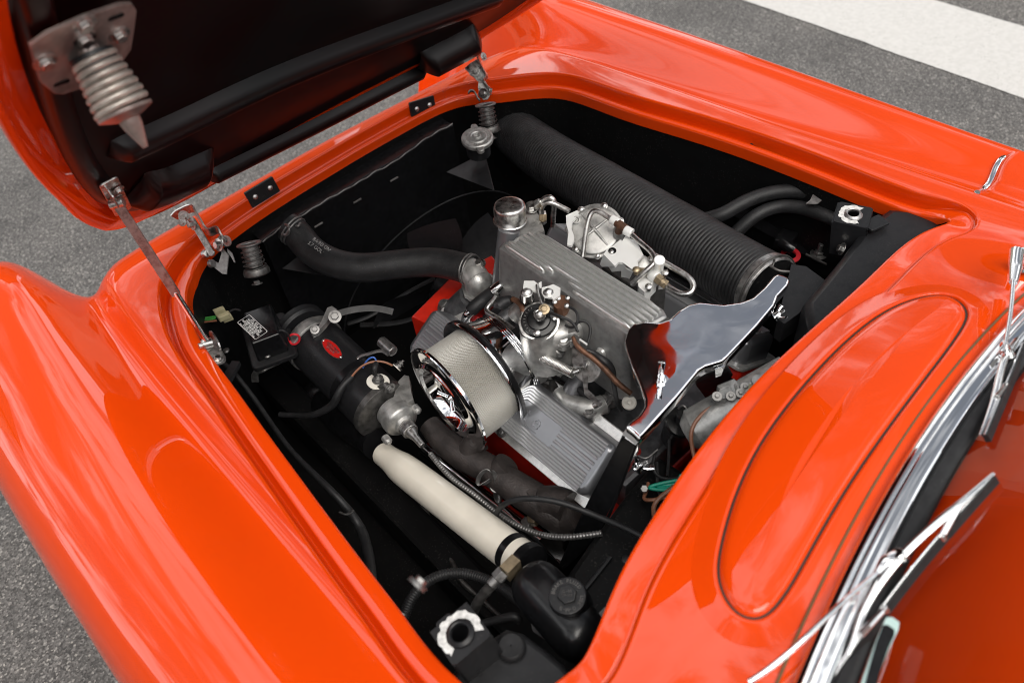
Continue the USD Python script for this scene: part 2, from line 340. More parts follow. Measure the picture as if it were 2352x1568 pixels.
# windscreen glass: a thin tinted sheet that lets the sun through
M_['glass'] = usdkit.material(stage, '/World/Looks/glass', {
    'f': ('fresnel', {'IOR': 1.52}), 't': ('transparent_bsdf', {'color': (.80, .90, .86)}), 'g': ('glossy_bsdf', {'color': (1, 1, 1), 'roughness': .0}), 'm': ('mix_closure', {})},
    [('f.fac', 'm.fac'), ('t.BSDF', 'm.closure1'), ('g.BSDF', 'm.closure2')], surface='m.closure')

mat('aged_alu', (0.46, 0.46, 0.45), .36, .55, 0, bump=.08, bscale=300, bev=.002, var=.3, vscale=48, rvar=.08, var_col=(.30, .30, .29))
mat('siding', (0.46, 0.45, 0.43), .5, 0, 0, var=.1, vscale=1.5)
mat('brick_wall', (0.16, 0.085, 0.06), .8, 0, 0, var=.3, vscale=3)
mat('window_dark', (0.02, 0.022, 0.025), .08)
mat('render_wall', (0.50, 0.45, 0.36), .8, 0, 0, var=.08, vscale=1.5)
mat('roof_tile', (0.06, 0.035, 0.028), .75, 0, 0, var=.3, vscale=6)
mat('shield_chrome', (0.84, 0.84, 0.86), .055, 1.0, rvar=.045, vscale=26)
mat('mesh_wire', (0.46, 0.45, 0.42), .4, .5)
# ---------------------------------------------------------------- the road and the crossing stripe
road = obj('road', grid(np.stack(list(np.meshgrid(np.linspace(-60, 60, 25), np.linspace(-60, 60, 25), indexing='ij')) + [np.zeros((25, 25))], -1)), 'asphalt', kind='structure', smooth=False)
s0, s1, s2, s3 = P(1810, 0, 0), P(2500, 243, 0), P(2500, 68, 0), P(2210, -10, 0)
sd = unit(s1 - s0); sn = unit(np.cross([0, 0, 1.0], sd)); wid = abs(np.dot(s2 - s0, sn)); sn = sn if np.dot(s2 - s0, sn) > 0 else -sn
n = 260; t = np.linspace(-3.0, 4.0, n); e0 = .012 * (meshkit.fbm(np.c_[t * 9, t * 0, t * 0], 4, 3) - .5); e1 = .012 * (meshkit.fbm(np.c_[t * 9, t * 0 + 7, t * 0], 4, 5) - .5)
a = s0 + sd * t[:, None] + sn * e0[:, None]; b = s0 + sd * t[:, None] + sn * (wid + e1)[:, None]
a[:, 2] = b[:, 2] = .004
obj('crossing_stripe', grid(np.stack([a, b], 1)), 'road_paint', label='wide white painted crossing stripe on the grey asphalt behind the car', cat_='road marking')

# ---------------------------------------------------------------- the car
car = xform('sports_car', label='orange classic open sports car with its bonnet up and engine bay showing', cat_='car')

# --- body surface: cross-sections s in [0, 1] from the centre line to the sill, for stations along y
ST = np.array([-1.9, -1.2, -.80, -.62, -.45, -.2, .1, .4, .65, .80, .86, .92, 1.0, 1.12, 1.25, 1.38, 1.48])
SN = np.array([0, .28, .52, .555, .64, .74, .82, .90, 1.0])
def rows(**k): return {q: np.array(v, float) for q, v in k.items()}
#            -1.9  -1.2   -.8   -.62  -.45   -.2    .1    .4   .65   .80   .86   .92   1.0  1.12  1.25  1.38  1.48
ZT = rows(
 c= [ .97, .97, .968, .962, .940, .920, .890, .865, .845, .824, .802, .745, .665, .540, .440, .340, .260],
 m= [ .96, .96, .955, .948, .922, .905, .878, .855, .838, .818, .796, .738, .660, .535, .435, .335, .255],
 rim= [ .93, .93, .915, .905, .890, .873, .852, .836, .824, .808, .784, .726, .640, .50, .40, .31, .25],
 ridge= [ .93, .93, .915, .905, .892, .877, .856, .840, .826, .803, .766, .700, .615, .49, .39, .30, .24],
 valley= [ .93, .93, .910, .897, .878, .852, .825, .805, .790, .768, .735, .680, .605, .48, .38, .30, .24],
 crest= [ .92, .92, .905, .898, .893, .885, .877, .873, .872, .873, .872, .866, .843, .740, .52, .36, .26],
 shoulder= [ .86,  .86,  .85,  .845, .840, .830, .822, .816, .810, .808, .806, .800, .770, .705, .610, .520, .440],
 wide=     [ .62,  .62,  .62,  .62,  .62,  .62,  .62,  .62,  .62,  .62,  .62,  .62,  .60,  .57,  .52,  .47,  .42],
 sill=     [ .26,  .26,  .26,  .26,  .26,  .26,  .26,  .26,  .26,  .28,  .30,  .32,  .34,  .36,  .36,  .36,  .38])
XT = rows(
 c=[0] * 17, m=[.33] * 17, rim=[.605] * 9 + [.595, .59, .585, .58, .57, .55, .52, .48],
 ridge=[.640] * 7 + [.638, .632, .622, .617, .612, .605, .595, .575, .545, .50],
 valley=[.690] * 6 + [.690, .688, .680, .672, .667, .664, .660, .652, .63, .60, .55],
 crest=[.810] * 5 + [.815, .818, .812, .800, .788, .784, .780, .778, .775, .76, .72, .64],
 shoulder=[.872] * 5 + [.885, .900, .908, .91, .91, .91, .91, .905, .895, .87, .80, .70],
 wide=[.900] * 5 + [.915, .930, .937, .94, .94, .94, .94, .935, .92, .89, .82, .72],
 sill=[.870] * 5 + [.88, .89, .895, .90, .90, .90, .90, .89, .87, .84, .78, .68])
_zi = [PchipInterpolator(ST, ZT[k]) for k in ZT]; _xi = [PchipInterpolator(ST, XT[k]) for k in XT]
_ycache = {}
def _sec(y):
    k = round(float(y), 4)
    if k not in _ycache:
        _ycache[k] = (CubicSpline(SN, [f(y) for f in _xi]), PchipInterpolator(SN, [f(y) for f in _zi]))
    return _ycache[k]
YG = np.linspace(-1.9, 1.48, 340); SG = np.linspace(0, 1, 401)
_XG = np.array([_sec(y)[0](SG) for y in YG]); _ZG = np.array([_sec(y)[1](SG) for y in YG])
from scipy.ndimage import gaussian_filter
_zz = np.concatenate([_ZG[:, :0:-1], _ZG], 1); _zz = gaussian_filter(_zz, (1.6, 6.0), mode='nearest'); _ZG = _zz[:, 400:]
from scipy.interpolate import RectBivariateSpline
_bx, _bz = RectBivariateSpline(YG, SG, _XG, s=0), RectBivariateSpline(YG, SG, _ZG, s=0)
_fx = lambda q: _bx.ev(np.clip(q[..., 0], -1.9, 1.48), q[..., 1])
_fz = lambda q: _bz.ev(np.clip(q[..., 0], -1.9, 1.48), q[..., 1])
def surf(s, y):
    q = np.stack([np.asarray(y, float), np.abs(s)], -1)
    s = np.asarray(s, float); t = np.clip((-s - .72) / .16, 0, 1)
    return np.stack([np.sign(s) * _fx(q) - .065 * t * t * (3 - 2 * t), np.asarray(y, float) + 0 * s, _fz(q)], -1)
def s_of(x, y):
    x, y = np.atleast_1d(x), np.atleast_1d(y); out = np.zeros_like(x, float)
    for i in range(len(x)):
        xs = np.asarray(_fx(np.stack([np.full(401, y[i]), SG], -1))); k = np.argmax(xs); out[i] = np.sign(x[i]) * np.interp(abs(x[i]), xs[:k + 1], SG[:k + 1])
    return out
def ztop(x, y):
    x, y = np.atleast_1d(np.asarray(x, float)), np.atleast_1d(np.asarray(y, float)); return surf(s_of(x, y), y)[:, 2]
def on_body(u, v, dz=0.0):
    X = P(u, v, .86)
    for _ in range(12): X = P(u, v, float(ztop(X[0], X[1])[0]) + dz)
    return X
# rim of the engine bay, surveyed on the photograph
rim_px = [(1120, 204), (1200, 190), (1330, 176), (1406, 183), (1483, 207), (1559, 233), (1674, 266), (1789, 300), (1900, 337), (2080, 404), (2250, 466), (2330, 487), (2388, 522), (2385, 560), (2321, 588), (2206, 684), (2053, 829), (1900, 982), (1775, 1140), (1690, 1272), (1590, 1458), (1499, 1667)]
rimR = np.array([on_body(*p)[:2] for p in rim_px])
left_px = [(983, 1657), (889, 1534), (817, 1436), (760, 1344), (690, 1243), (600, 1118), (540, 1033), (478, 940), (413, 837), (387, 764), (383, 703), (410, 640)]
rimL = np.array([on_body(*p)[:2] for p in left_px])
_k = rimL[:, 1] < .50; _c = np.polyfit(rimL[_k, 1], rimL[_k, 0], 2); rimL[_k, 0] = np.polyval(_c, rimL[_k, 1])
front = np.array([on_body(*p)[:2] for p in ((455, 588), (500, 551), (590, 490), (691, 428), (790, 370), (883, 317), (985, 262), (1060, 225))])
rearL = np.array([(-.56, -.548), (-.63, -.53), (-.668, -.475)])
loop = np.vstack([front, rimR, rearL, rimL])
NA = 520
ctr = np.array([0, .17])
# angles spaced evenly along the rim
_c = spline(np.c_[loop, np.zeros(len(loop))], 4000, True)[:, :2]
_l = np.r_[0, np.cumsum(np.linalg.norm(np.diff(_c, axis=0), axis=1))]
_e = np.array([np.interp(q, _l, _c[:, k]) for k in (0, 1) for q in np.linspace(0, _l[-1], NA, endpoint=False)]).reshape(2, NA).T
ang = np.arctan2(_e[:, 1] - ctr[1], _e[:, 0] - ctr[0])
rimxy = _e
def off(xy, d):
    """moves a closed loop inwards by d (scalar or per point)"""
    t = np.roll(xy, -3, 0) - np.roll(xy, 3, 0); t /= np.linalg.norm(t, axis=1, keepdims=True); nn = np.stack([-t[:, 1], t[:, 0]], -1)
    if ((ctr - xy) * nn).sum() < 0: nn = -nn
    return xy + nn * np.asarray(d).reshape(-1, 1)
rs = s_of(rimxy[:, 0], rimxy[:, 1])
# outer border in the (s, y) domain
SX, Y0, Y1 = 1.0, -1.9, 1.48
dr = np.stack([rs, (rimxy[:, 1] - ctr[1])], -1)
kk = np.minimum(SX / np.maximum(np.abs(dr[:, 0]), 1e-6), np.where(dr[:, 1] > 0, (Y1 - ctr[1]) / np.maximum(dr[:, 1], 1e-6), (ctr[1] - Y0) / np.maximum(-dr[:, 1], 1e-6)))
ring = np.r_[0, np.cumsum(np.linspace(.5, 2.2, 84))]; ring /= ring[-1]
rows_ = []
for q in ring:
    k = 1 + (kk - 1) * q
    rows_.append(surf(dr[:, 0] * k, ctr[1] + dr[:, 1] * k))
outer = np.stack(rows_)
# the rolled rim: a rounded edge, a wall down to the water channel, a ledge and a flange
zr = outer[0][:, 2]
side = np.clip((-rimxy[:, 0] - .1) / .4, 0, 1)
led = .012 + .014 * side
frontness = np.clip((rimxy[:, 1] - .70) / .1, 0, 1)
led = led * (1 - frontness) + .006 * frontness
rearness = np.clip((-.36 - rimxy[:, 1]) / .08, 0, 1) * np.clip((rimxy[:, 0] + .60) / .08, 0, 1); led = led * (1 - rearness) + .030 * rearness
prof = []
gr_ = (1 - frontness) * (1 - rearness)                       # the rain channel runs down both sides
for d, dz in ((-.000, 0), (.003, -.0008), (.0052, -.003), (.006, -.007), (.0065, -.024)): prof.append((np.full(NA, d), np.full(NA, dz)))
prof += [(.0075 + 0 * led, -.0285 - .012 * gr_), (.012 + .004 * gr_, -.030 - .012 * gr_), (.013 + .0065 * gr_, -.029 + .002 * gr_), (.014 + .008 * gr_, -.028 + .005 * gr_), (.014 + .008 * gr_ + led * .5, -.0275 + .005 * gr_),
         (.014 + .008 * gr_ + led, -.028 + .005 * gr_), (.0175 + .008 * gr_ + led, -.0295 + .005 * gr_), (.019 + .008 * gr_ + led, -.034 + .005 * gr_), (.020 + .008 * gr_ + led, np.full(NA, -.052))]
inner = np.stack([np.c_[off(rimxy, d), zr + dz * (1 - .05 * frontness) * (1 - .68 * rearness)] for d, dz in prof])
lipxy = inner[-1][:, :2]; lipz = inner[-1][:, 2]
body_mesh = grid(np.concatenate([inner[::-1], outer]), False, True)
if body_mesh.face_normals[np.argmax(np.abs(body_mesh.face_normals[:, 2]))][2] < 0: body_mesh.invert()
body = obj('body', body_mesh, 'orange_paint', car, smooth=50, label='glossy orange front bodywork round the open engine bay')

# --- the ventilation panel in the scuttle, a lid with a dark gap round it
lid_px = [(1760, 1420), (1765, 1330), (1800, 1210), (1870, 1070), (1990, 915), (2110, 800), (2220, 738), (2310, 727), (2352, 755), (2345, 800), (2270, 905), (2150, 1065), (2040, 1230), (1960, 1370), (1905, 1460), (1850, 1506), (1800, 1492)]
lidc = np.array([on_body(*p)[:2] for p in lid_px])
lidc = spline(np.c_[lidc, 0 * lidc[:, 0]], 240, True)[:, :2]
pg = sg.Polygon(lidc)
def patch(poly, dz_of, m, name, parent, smooth=40, step=.012):
    """a sheet lying on the body: rings inset from the outline, then a fill"""
    ex = np.array(poly.exterior.coords)[:-1]; rings = []
    for d in (0, .0015, .004, .008, .014, .025, .04, .055, .068):
        q = poly.buffer(-d)
        if q.is_empty: break
        q = max(getattr(q, 'geoms', [q]), key=lambda g: g.area)
        L = q.exterior; c = np.array(q.centroid.coords[0])
        pts = np.array([L.interpolate(L.project(sg.Point(*p))).coords[0] for p in ex]); rings.append((d, pts))
    vs = []
    for d, pts in rings: vs.append(np.c_[pts, ztop(pts[:, 0], pts[:, 1]) + dz_of(d)])
    g = grid(np.stack(vs), False, True); f = fan(vs[-1]); g2 = cat(g, f)
    g2.fix_normals() if False else None
    return obj(name, g2, m, parent, smooth=smooth)
seal_o, seal_i = pg.buffer(.0036), pg.buffer(-.004)
def around(p_, d):
    g = p_.buffer(d).exterior; return np.array([g.interpolate(g.project(sg.Point(*q))).coords[0] for q in np.array(p_.exterior.coords)[:-1]])
vr = [np.c_[q, ztop(q[:, 0], q[:, 1]) + dz] for q, dz in ((around(pg, .040), -.0008), (around(pg, .030), .0008), (around(pg, .018), .0032), (around(pg, .009), .0052), (around(pg, .0055), .0050), (around(pg, .0038), .0036), (around(pg, .0034), .0010))]
obj('vent_rim', grid(np.stack(vr), False, True), 'orange_paint', body, smooth=60)
so = np.array(seal_o.exterior.coords)[:-1]
so = np.array([seal_o.exterior.interpolate(t, normalized=True).coords[0] for t in np.linspace(0, 1, 240, endpoint=False)])
si = np.array([seal_i.exterior.interpolate(seal_i.exterior.project(sg.Point(*p))).coords[0] for p in so])
obj('vent_seal', grid(np.stack([np.c_[so, ztop(so[:, 0], so[:, 1]) + .0012], np.c_[si, ztop(si[:, 0], si[:, 1]) + .0016]]), False, True), 'seal_brown', body)
patch(pg, lambda d: .0014 + .0062 * (1 - math.exp(-d / .003)) + .004 * min(1, d / .06) , 'orange_paint', 'vent_panel', body)
# chrome strip over the top of the right wing
tp = [on_body(*p) for p in ((2462, 377), (2440, 395), (2425, 425), (2412, 452), (2398, 466), (2385, 472))]
tp[0] = tp[0] + V(.03, 0, -.02)
obj('wing_trim', tube([p + V(0, 0, .003) for p in tp], .0055, 10, 60, flat=.7), 'chrome', car, label='thin curved chrome strip across the right wing')
# a second, slightly raised skin behind that strip
tpa = spline(np.array(tp), 40); rowsb = []
for k, (dy, dz) in enumerate(((-.003, .000), (-.008, .009), (-.02, .012), (-.08, .012), (-.2, .011), (-.40, .010))):
    q = tpa + V(0, dy, 0); zt = ztop(np.minimum(q[:, 0], .87), q[:, 1]); q[:, 2] = np.where(tpa[:, 0] > .80, tpa[:, 2], zt) + dz * np.clip((tpa[:, 0] - .655) / .05, 0, 1); rowsb.append(q)
obj('wing_panel', grid(np.stack(rowsb)), 'orange_paint', body)

# --- bonnet, hinged at the front and standing open
TH = math.radians(50); HD = V(0, -math.cos(TH), math.sin(TH)); HN = V(0, -math.sin(TH), -math.cos(TH)); HO = V(0, .78, .82)
def hp(x, s, d=0.0):
    """point of the bonnet: x across, s from the hinge line to the rear edge, d below its skin (towards the engine)"""
    crown = .028 * (1 - (np.abs(x) / .62) ** 2) + .030
    return HO + np.asarray(x)[..., None] * V(1, 0, 0) + np.asarray(s)[..., None] * HD + (np.asarray(d) - crown)[..., None] * HN
right_h = [(.30, .078), (.371, .085), (.45, .125), (.53, .205), (.585, .30), (.625, .45), (.648, .60), (.655, .80), (.640, 1.05), (.60, 1.17), (.50, 1.215), (.25, 1.235), (0, 1.24)]
left_h = [(-.25, 1.235), (-.50, 1.215), (-.60, 1.17), (-.655, 1.05), (-.675, .80), (-.664, .60), (-.648, .48), (-.63, .36), (-.607, .275), (-.575, .195), (-.53, .135), (-.44, .088), (-.34, .072), (-.13, .074), (.10, .074)]
hc = spline(np.c_[np.array(right_h + left_h), np.zeros(28)], 320, True)[:, :2]
hpoly = sg.Polygon(hc)
def ringat(d):
    q = hpoly.buffer(-d); q = max(getattr(q, 'geoms', [q]), key=lambda g: g.area)
    return np.array([q.exterior.interpolate(q.exterior.project(sg.Point(*p))).coords[0] for p in hc])
def sheet(specs):
    return np.stack([hp(r[:, 0], r[:, 1], d * lipf if abs(d) > .011 else d) for r, d in specs])
lipf = .30 + .70 * np.clip((hc[:, 1] - .10) / .15, 0, 1)
r_ = {d: ringat(d) for d in (0, .004, .012, .03, .034, .05, .08, .13, .2, .3, .4)}
skin = grid(sheet([(r_[.012], .030), (r_[.004], .030), (r_[0], .026), (r_[0], .010), (r_[.004], .003), (r_[.012], 0), (r_[.05], -.004), (r_[.13], -.010), (r_[.2], -.012), (r_[.3], -.013), (r_[.4], -.014)]), False, True)
skin = cat(skin, fan(sheet([(r_[.4], -.014)])[0]))
hood = obj('bonnet', skin, 'orange_paint', car, smooth=50, label='open orange bonnet hinged at the front, black inside')
# inner orange flange, then the black liner
fl = grid(sheet([(r_[.012], .0305), (r_[.03], .030), (r_[.034], .026), (r_[.05], .020)]), False, True)
obj('flange', fl, 'orange_paint', hood, smooth=50)
lin = cat(grid(sheet([(r_[.05], .0205), (r_[.08], .012), (r_[.13], .010), (r_[.2], .009), (r_[.3], .009), (r_[.4], .009)]), False, True), fan(sheet([(r_[.4], .009)])[0]))
obj('liner', lin, 'hood_black', hood, smooth=50)
def hood_pt(u, v, d=0.0):
    X = PP(u, v, HO + HN * d, HN)
    for _ in range(6):
        crown = .028 * (1 - (abs(X[0]) / .62) ** 2) + .030; X = PP(u, v, HO + HN * (d - crown), HN)
    return X[0], np.dot(X - HO, HD)
def rib(name, pts, w, h, m='hood_black', ends=True):
    """rounded rib on the inside of the bonnet"""
    c = spline(np.c_[np.array(pts, float), np.zeros(len(pts))], 60)[:, :2]; t = np.gradient(c, axis=0); t /= np.linalg.norm(t, axis=1, keepdims=True); nn = np.stack([-t[:, 1], t[:, 0]], -1)
    ww = np.full(60, 1.0); hh = np.full(60, 1.0)
    if ends: q = np.linspace(0, 1, 60); hh = np.clip(np.minimum(q, 1 - q) / (.03 if len(pts) > 4 else .16), 0.02, 1) ** .5
    W = np.interp(np.linspace(0, 1, 60), np.linspace(0, 1, np.size(w)), np.atleast_1d(w)); H = np.interp(np.linspace(0, 1, 60), np.linspace(0, 1, np.size(h)), np.atleast_1d(h)) * hh
    rows = []
    for a in np.linspace(-1, 1, 15):
        e = math.copysign(abs(a) ** .9, a); z = (1 - abs(a) ** 3.2) ** .8
        q = c + nn * (e * W / 2)[:, None]; rows.append(hp(q[:, 0], q[:, 1], .008 + H * z))
    return obj(name, grid(np.stack(rows)), m, hood, smooth=60)
b0 = [hood_pt(*p, .04) for p in ((292, 402), (430, 340), (640, 238), (850, 150), (1060, 70), (1250, 0))]
rib('cross_rib', b0, .050, .034)
b1 = [hood_pt(*p, .03) for p in ((520, 448), (600, 408), (760, 328), (920, 246), (1050, 180))]
rib('edge_rib', b1, .040, .026)
lumpL = [hood_pt(*p, .04) for p in ((345, 492), (400, 478), (470, 448), (530, 420))]
rib('corner_rib', lumpL, .090, .046)
lumpR = [hood_pt(*p, .04) for p in ((1040, 175), (1085, 150), (1150, 115), (1180, 95))]
rib('corner_rib', lumpR, .085, .055)
rib('side_rib', [(-.55, .30), (-.585, .45), (-.60, .75), (-.585, 1.05)], .05, .022)
rib('side_rib', [(.50, .24), (.565, .45), (.585, .75), (.57, 1.05)], .06, .03)
rib('cross_rib', [(-.5, 1.12), (0, 1.15), (.5, 1.12)], .06, .04)
# the spring-loaded latch pin in the left rear corner of the bonnet
def hq(u, v, d): x, s = hood_pt(u, v, d); return hp(np.float64(x), np.float64(s), np.float64(d))
plate_px = [(68, 105), (110, 75), (200, 35), (290, 5), (318, 4), (328, 20), (322, 70), (315, 115), (292, 148), (250, 170), (195, 210), (150, 224), (128, 222), (95, 195), (80, 150)]
pc = np.array([hq(*p, .035) for p in plate_px])
latch = obj('latch_pin', cat(fan(pc), fan(pc + HN * .004), grid(np.stack([pc, pc + HN * .004]), False, True)), 'plate_zinc', hood, smooth=False, label='grey latch plate with a coil spring and pointed striker pin')
pb = hq(215, 120, .039); pt = hq(215, 120, .039) + HN * .135
ax = unit(PP(356, 360, pt + FW * .035, FW) - pb); L = np.dot(PP(356, 360, pt + FW * .035, FW) - pb, ax)
obj('pin', lathe([(0, L), (.003, L), (.0045, L - .004), (.012, L - .028), (.013, L - .036), (.020, L - .038), (.0335, L - .043), (.034, L - .047), (.02, L - .05), (.013, L - .055), (.013, .0), (0, 0)], frame(pb, ax), 28), 'plate_zinc', latch, smooth=30)
obj('spring', helix(pb + ax * .012, pb + ax * (L - .05), [.024, .026, .029, .031], 6.6, .0043, 24, 8), 'spring_cream', latch, smooth=True)
obj('cup', lathe([(.014, .004), (.026, .006), (.027, .028), (.024, .030), (.014, .030)], frame(pb, ax), 24), 'black_satin', latch)
for p in ((205, 58), (290, 85), (110, 150), (205, 95)):
    obj('bolt', hexnut(hq(*p, .039), HN, .0085, .007), 'zinc', latch)
for p, dxy in (((283, 42), 0), ((150, 203), 1)):
    o = hq(*p, .0395); obj('slot', slab(rrect(.020, .007, .0034), .0006, frame(o, HN, hq(p[0] + 20, p[1] - 9, .0395) - o)), 'black_gloss', latch)
# ---------------------------------------------------------------- engine bay: inner panels, shelves, radiator
wl = off(lipxy, -.012)
def inset_wall(d): return off(lipxy, d)
lo = np.c_[inset_wall(.02), np.full(NA, .30)]; md = np.c_[inset_wall(-.005), lipz - .20]; hi = np.c_[off(lipxy, -.003), lipz + .004]
shell = grid(np.stack([hi, md, lo]), False, True); shell = cat(shell, fan(lo))
bay = obj('bay_panel', shell, 'black_panel', car, smooth=40, label='black inner panels of the engine bay')
# rear half of the right inner wing, a separate pressing with its own edge
q = np.array([PX(1835, 352, .592), PX(1805, 430, .585), PX(1778, 520, .565)])
q0 = q.copy(); q2 = np.array([V(.592, -.40, q[0][2]), V(.585, -.40, q[1][2] - .0), V(.565, -.40, q[2][2] - .02)])
obj('wing_panel', cat(grid(np.stack([q, q2])), tube(q, .0035, 6, 12)), 'black_satin', bay, smooth=30)
# the box over the passenger footwell, right rear
pl = [(2170, 505), (2280, 508), (2345, 552), (2290, 610), (2206, 660), (2053, 780), (1990, 860), (1962, 735), (2000, 690), (2055, 622), (2100, 562), (2130, 535)]
p3 = np.array([P(*p, .855) for p in pl])
M0 = np.eye(4); M0[2, 3] = .50
obj('footwell_box', slab(p3[:, :2], .355, M0, b=.016, taper=.0), 'black_satin', bay, smooth=60)
for p, r in (((1982, 806), .024),):
    c = PX(p[0], p[1], p3[7][0] - .004); obj('grommet', lathe([(0, .004), (.012, .004), (.014, .008), (r, .006), (r + .002, 0)], frame(c, (-1, .2, .15)), 24), 'rubber', bay)
# shelf in front of the driver's scuttle and the flat grey top by the latch
p3 = np.array([P(*p, .66) for p in ((1385, 1398), (1440, 1320), (1530, 1200), (1610, 1110), (1720, 1180), (1620, 1420), (1560, 1600), (1430, 1660))])
M0 = np.eye(4); M0[2, 3] = .30
obj('shelf', slab(p3[:, :2], .36, M0, b=.012), 'black_panel', bay, smooth=60)
a, b = P(1490, 1358, .664), P(1418, 1448, .664)
obj('weld_bead', tube([a, a * .6 + b * .4 + V(.004, 0, 0), b], .0045, 8, 20, flat=.5), 'black_satin', bay)
obj('hole', lathe([(0, .0006), (.009, .0006), (.010, 0)], frame(P(1531, 1362, .6605), (0, 0, 1)), 18), 'black_gloss', bay)
pl = [(1040, 1760), (1092, 1650), (1140, 1600), (1180, 1565), (1235, 1530), (1275, 1540), (1330, 1580), (1378, 1620), (1440, 1700), (1400, 1800), (1200, 1850)]
p3 = np.array([P(*p, .80) for p in pl]); M0 = np.eye(4); M0[2, 3] = .40
obj('shelf', slab(p3[:, :2], .40, M0, b=.010), 'black_satin', bay, smooth=60)
g = frame(P(1249, 1581, .802), (0, .05, 1))
obj('grommet', cat(lathe([(0, .0055), (.0014, .0055), (.0015, .008), (.0165, .0085), (.019, .0065), (.0205, .003), (.020, 0)], g, 40)), 'rubber', bay)
# chassis rail and dark steering box below the column
obj('steering_box', cat(tube([P(800, 985, .42), P(852, 1030, .47), P(918, 1082, .522)], [.042, .040, .031], 20, 20), tube([P(908, 1068, .515), P(925, 1085, .528)], [.036, .036], 20, 6), lathe([(0, .06), (.03, .06), (.045, .05), (.05, 0)], frame(P(790, 985, .36), (.1, -.2, 1)), 24)), 'black_gloss', bay)
obj('chassis_rail', box(V(-.47, -.42, .33), V(.07, 0, 0), V(0, 1.1, 0), V(0, 0, .10), .01), 'black_panel', bay)
obj('bell_housing', cat(lathe([(0, 0), (.17, .0), (.20, .03), (.20, .10), (.15, .12)], frame(V(-.03, -.42, .40), (0, 1, 0)), 40)), 'engine_red', car)

# --- radiator with shroud, cap and hose
ridge_px = [(640, 590), (690, 552), (730, 528), (800, 487), (856, 455), (915, 420), (974, 386), (1055, 329), (1104, 304)]
rp = np.array([P(*p, .752) for p in ridge_px])
c = spline(rp, 60)
front_ = c.copy(); front_[:, 1] = .80 - .02 * (c[:, 0] / .4) ** 2; front_[:, 2] = .755
jag = .0015 * np.sin(np.arange(60) * 1.3) + .0035 * (meshkit.noise(np.c_[np.arange(60) * .35, np.zeros(60), np.zeros(60)], 4) - .5)
rad = obj('radiator', cat(grid(np.stack([front_, c + V(0, .02, 0), c + V(0, .004, .002), c + np.c_[0 * jag, 0 * jag, jag + .001], c + V(0, -.004, -.004), c + V(0, -.006, -.05), c + V(0, -.006, -.40)])), ), 'black_gloss', car, smooth=40, label='black radiator across the front of the bay')
obj('seam', tube(c + np.c_[0 * jag, 0 * jag - .002, jag + .001], .0016, 6, 60, smooth=False), 'dull_steel', rad)
for p, q in (((863, 496), (882, 485)), ((953, 443), (972, 432)), ((768, 555), (788, 543))):
    a, b = PY(p[0], p[1], .60), PY(q[0], q[1], .60); obj('clip', bar(a, b, .004, .002, (0, -1, .5)), 'dark_steel', rad)
# filler neck and pressure cap
cc = P(1165, 335, .795); M = frame(cc, (-.05, -.12, 1), (1, 0, 0)) @ np.diag([1.14, 1.14, 1.14, 1])
ear = sg.Point(0, 0).buffer(.0345, 32); dirv = unit((P(1157, 302, .795) - P(1176, 362, .795))[:2]); dl = M[:3, :3].T @ np.r_[dirv, 0]; dl = dl[:2] / np.linalg.norm(dl[:2])
ear = ear.union(sg.LineString([dl * .038, -dl * .038]).buffer(.0075)).buffer(.004).buffer(-.004)
ol = np.array(ear.exterior.coords)[:-1]
cap = obj('filler_cap', cat(slab(ol, .008, M @ trimesh.transformations.translation_matrix([0, 0, -.008]), b=.002), lathe([(.0335, 0), (.031, .0022), (.022, .0012), (.021, .003), (.019, .0045), (.014, .0045), (.012, .0025), (.009, .0025), (.0085, .005), (.007, .0058), (.005, .005), (.0045, .0015), (0, .0012)], M, 40)), 'cast_alu', rad, smooth=40)
Mt = M @ trimesh.transformations.translation_matrix([0, 0, .001])
ca = math.atan2(*(M[:3, :3].T @ unit(UP - M[:3, 2] * np.dot(UP, M[:3, 2])))[[1, 0]])
obj('lettering', cat(arctext('REMOVE SLOWLY', .0265, .0046, Mt, ca + .15, .17), arctext('- TIGHTEN -', .0265, .0046, Mt, ca + 3.55, .17)), 'fin_alu', cap, smooth=False, kind='stuff')
obj('filler_neck', lathe([(.026, -.045), (.026, -.008), (.034, -.008)], M, 32), 'black_satin', rad)
# sloping brackets beside the radiator
for tri_px, z in ((((1182, 372), (1206, 465), (1090, 420)), .72), (((905, 690), (690, 655), (760, 600)), .70)):
    pts = np.array([P(*p, z) for p in tri_px]); obj('bracket', cat(fan(pts), tube([pts[0], pts[1]], .0012, 5, 4, smooth=False)), 'black_satin', rad)
# fan, cowl ring and belt
fan_c = V(.0, .455, .60)
aa = np.linspace(.15, math.pi - .15, 60)
obj('shroud', tube(np.stack([.30 * np.cos(aa) + .02, np.full(60, .50), .52 + .225 * np.sin(aa)], -1), .0016, 6, 60, smooth=False), 'black_satin', rad)
fan_o = obj('cooling_fan', cat(cyl(fan_c + V(0, -.04, -.06), fan_c + V(0, .0, -.06), .06)), 'black_satin', car, label='black engine fan behind the radiator')
for k in range(5):
    th = 2 * math.pi * k / 5 + .35; e = V(math.cos(th), 0, math.sin(th)); f = V(-math.sin(th), 0, math.cos(th)); o = fan_c + V(0, 0, -.06); rows = []
    for r in np.linspace(.05, .205, 8):
        w = .035 + .028 * math.sin((r - .05) / .155 * 2.2); tw = .62 - 1.2 * (r - .05); ch = f * math.cos(tw) + V(0, 1, 0) * math.sin(tw); rows.append([o + e * r + ch * w * s + V(0, .008, 0) * (1 - s * s) for s in np.linspace(-1, 1, 7)])
    obj('blade', grid(np.array(rows)), 'black_satin', fan_o)
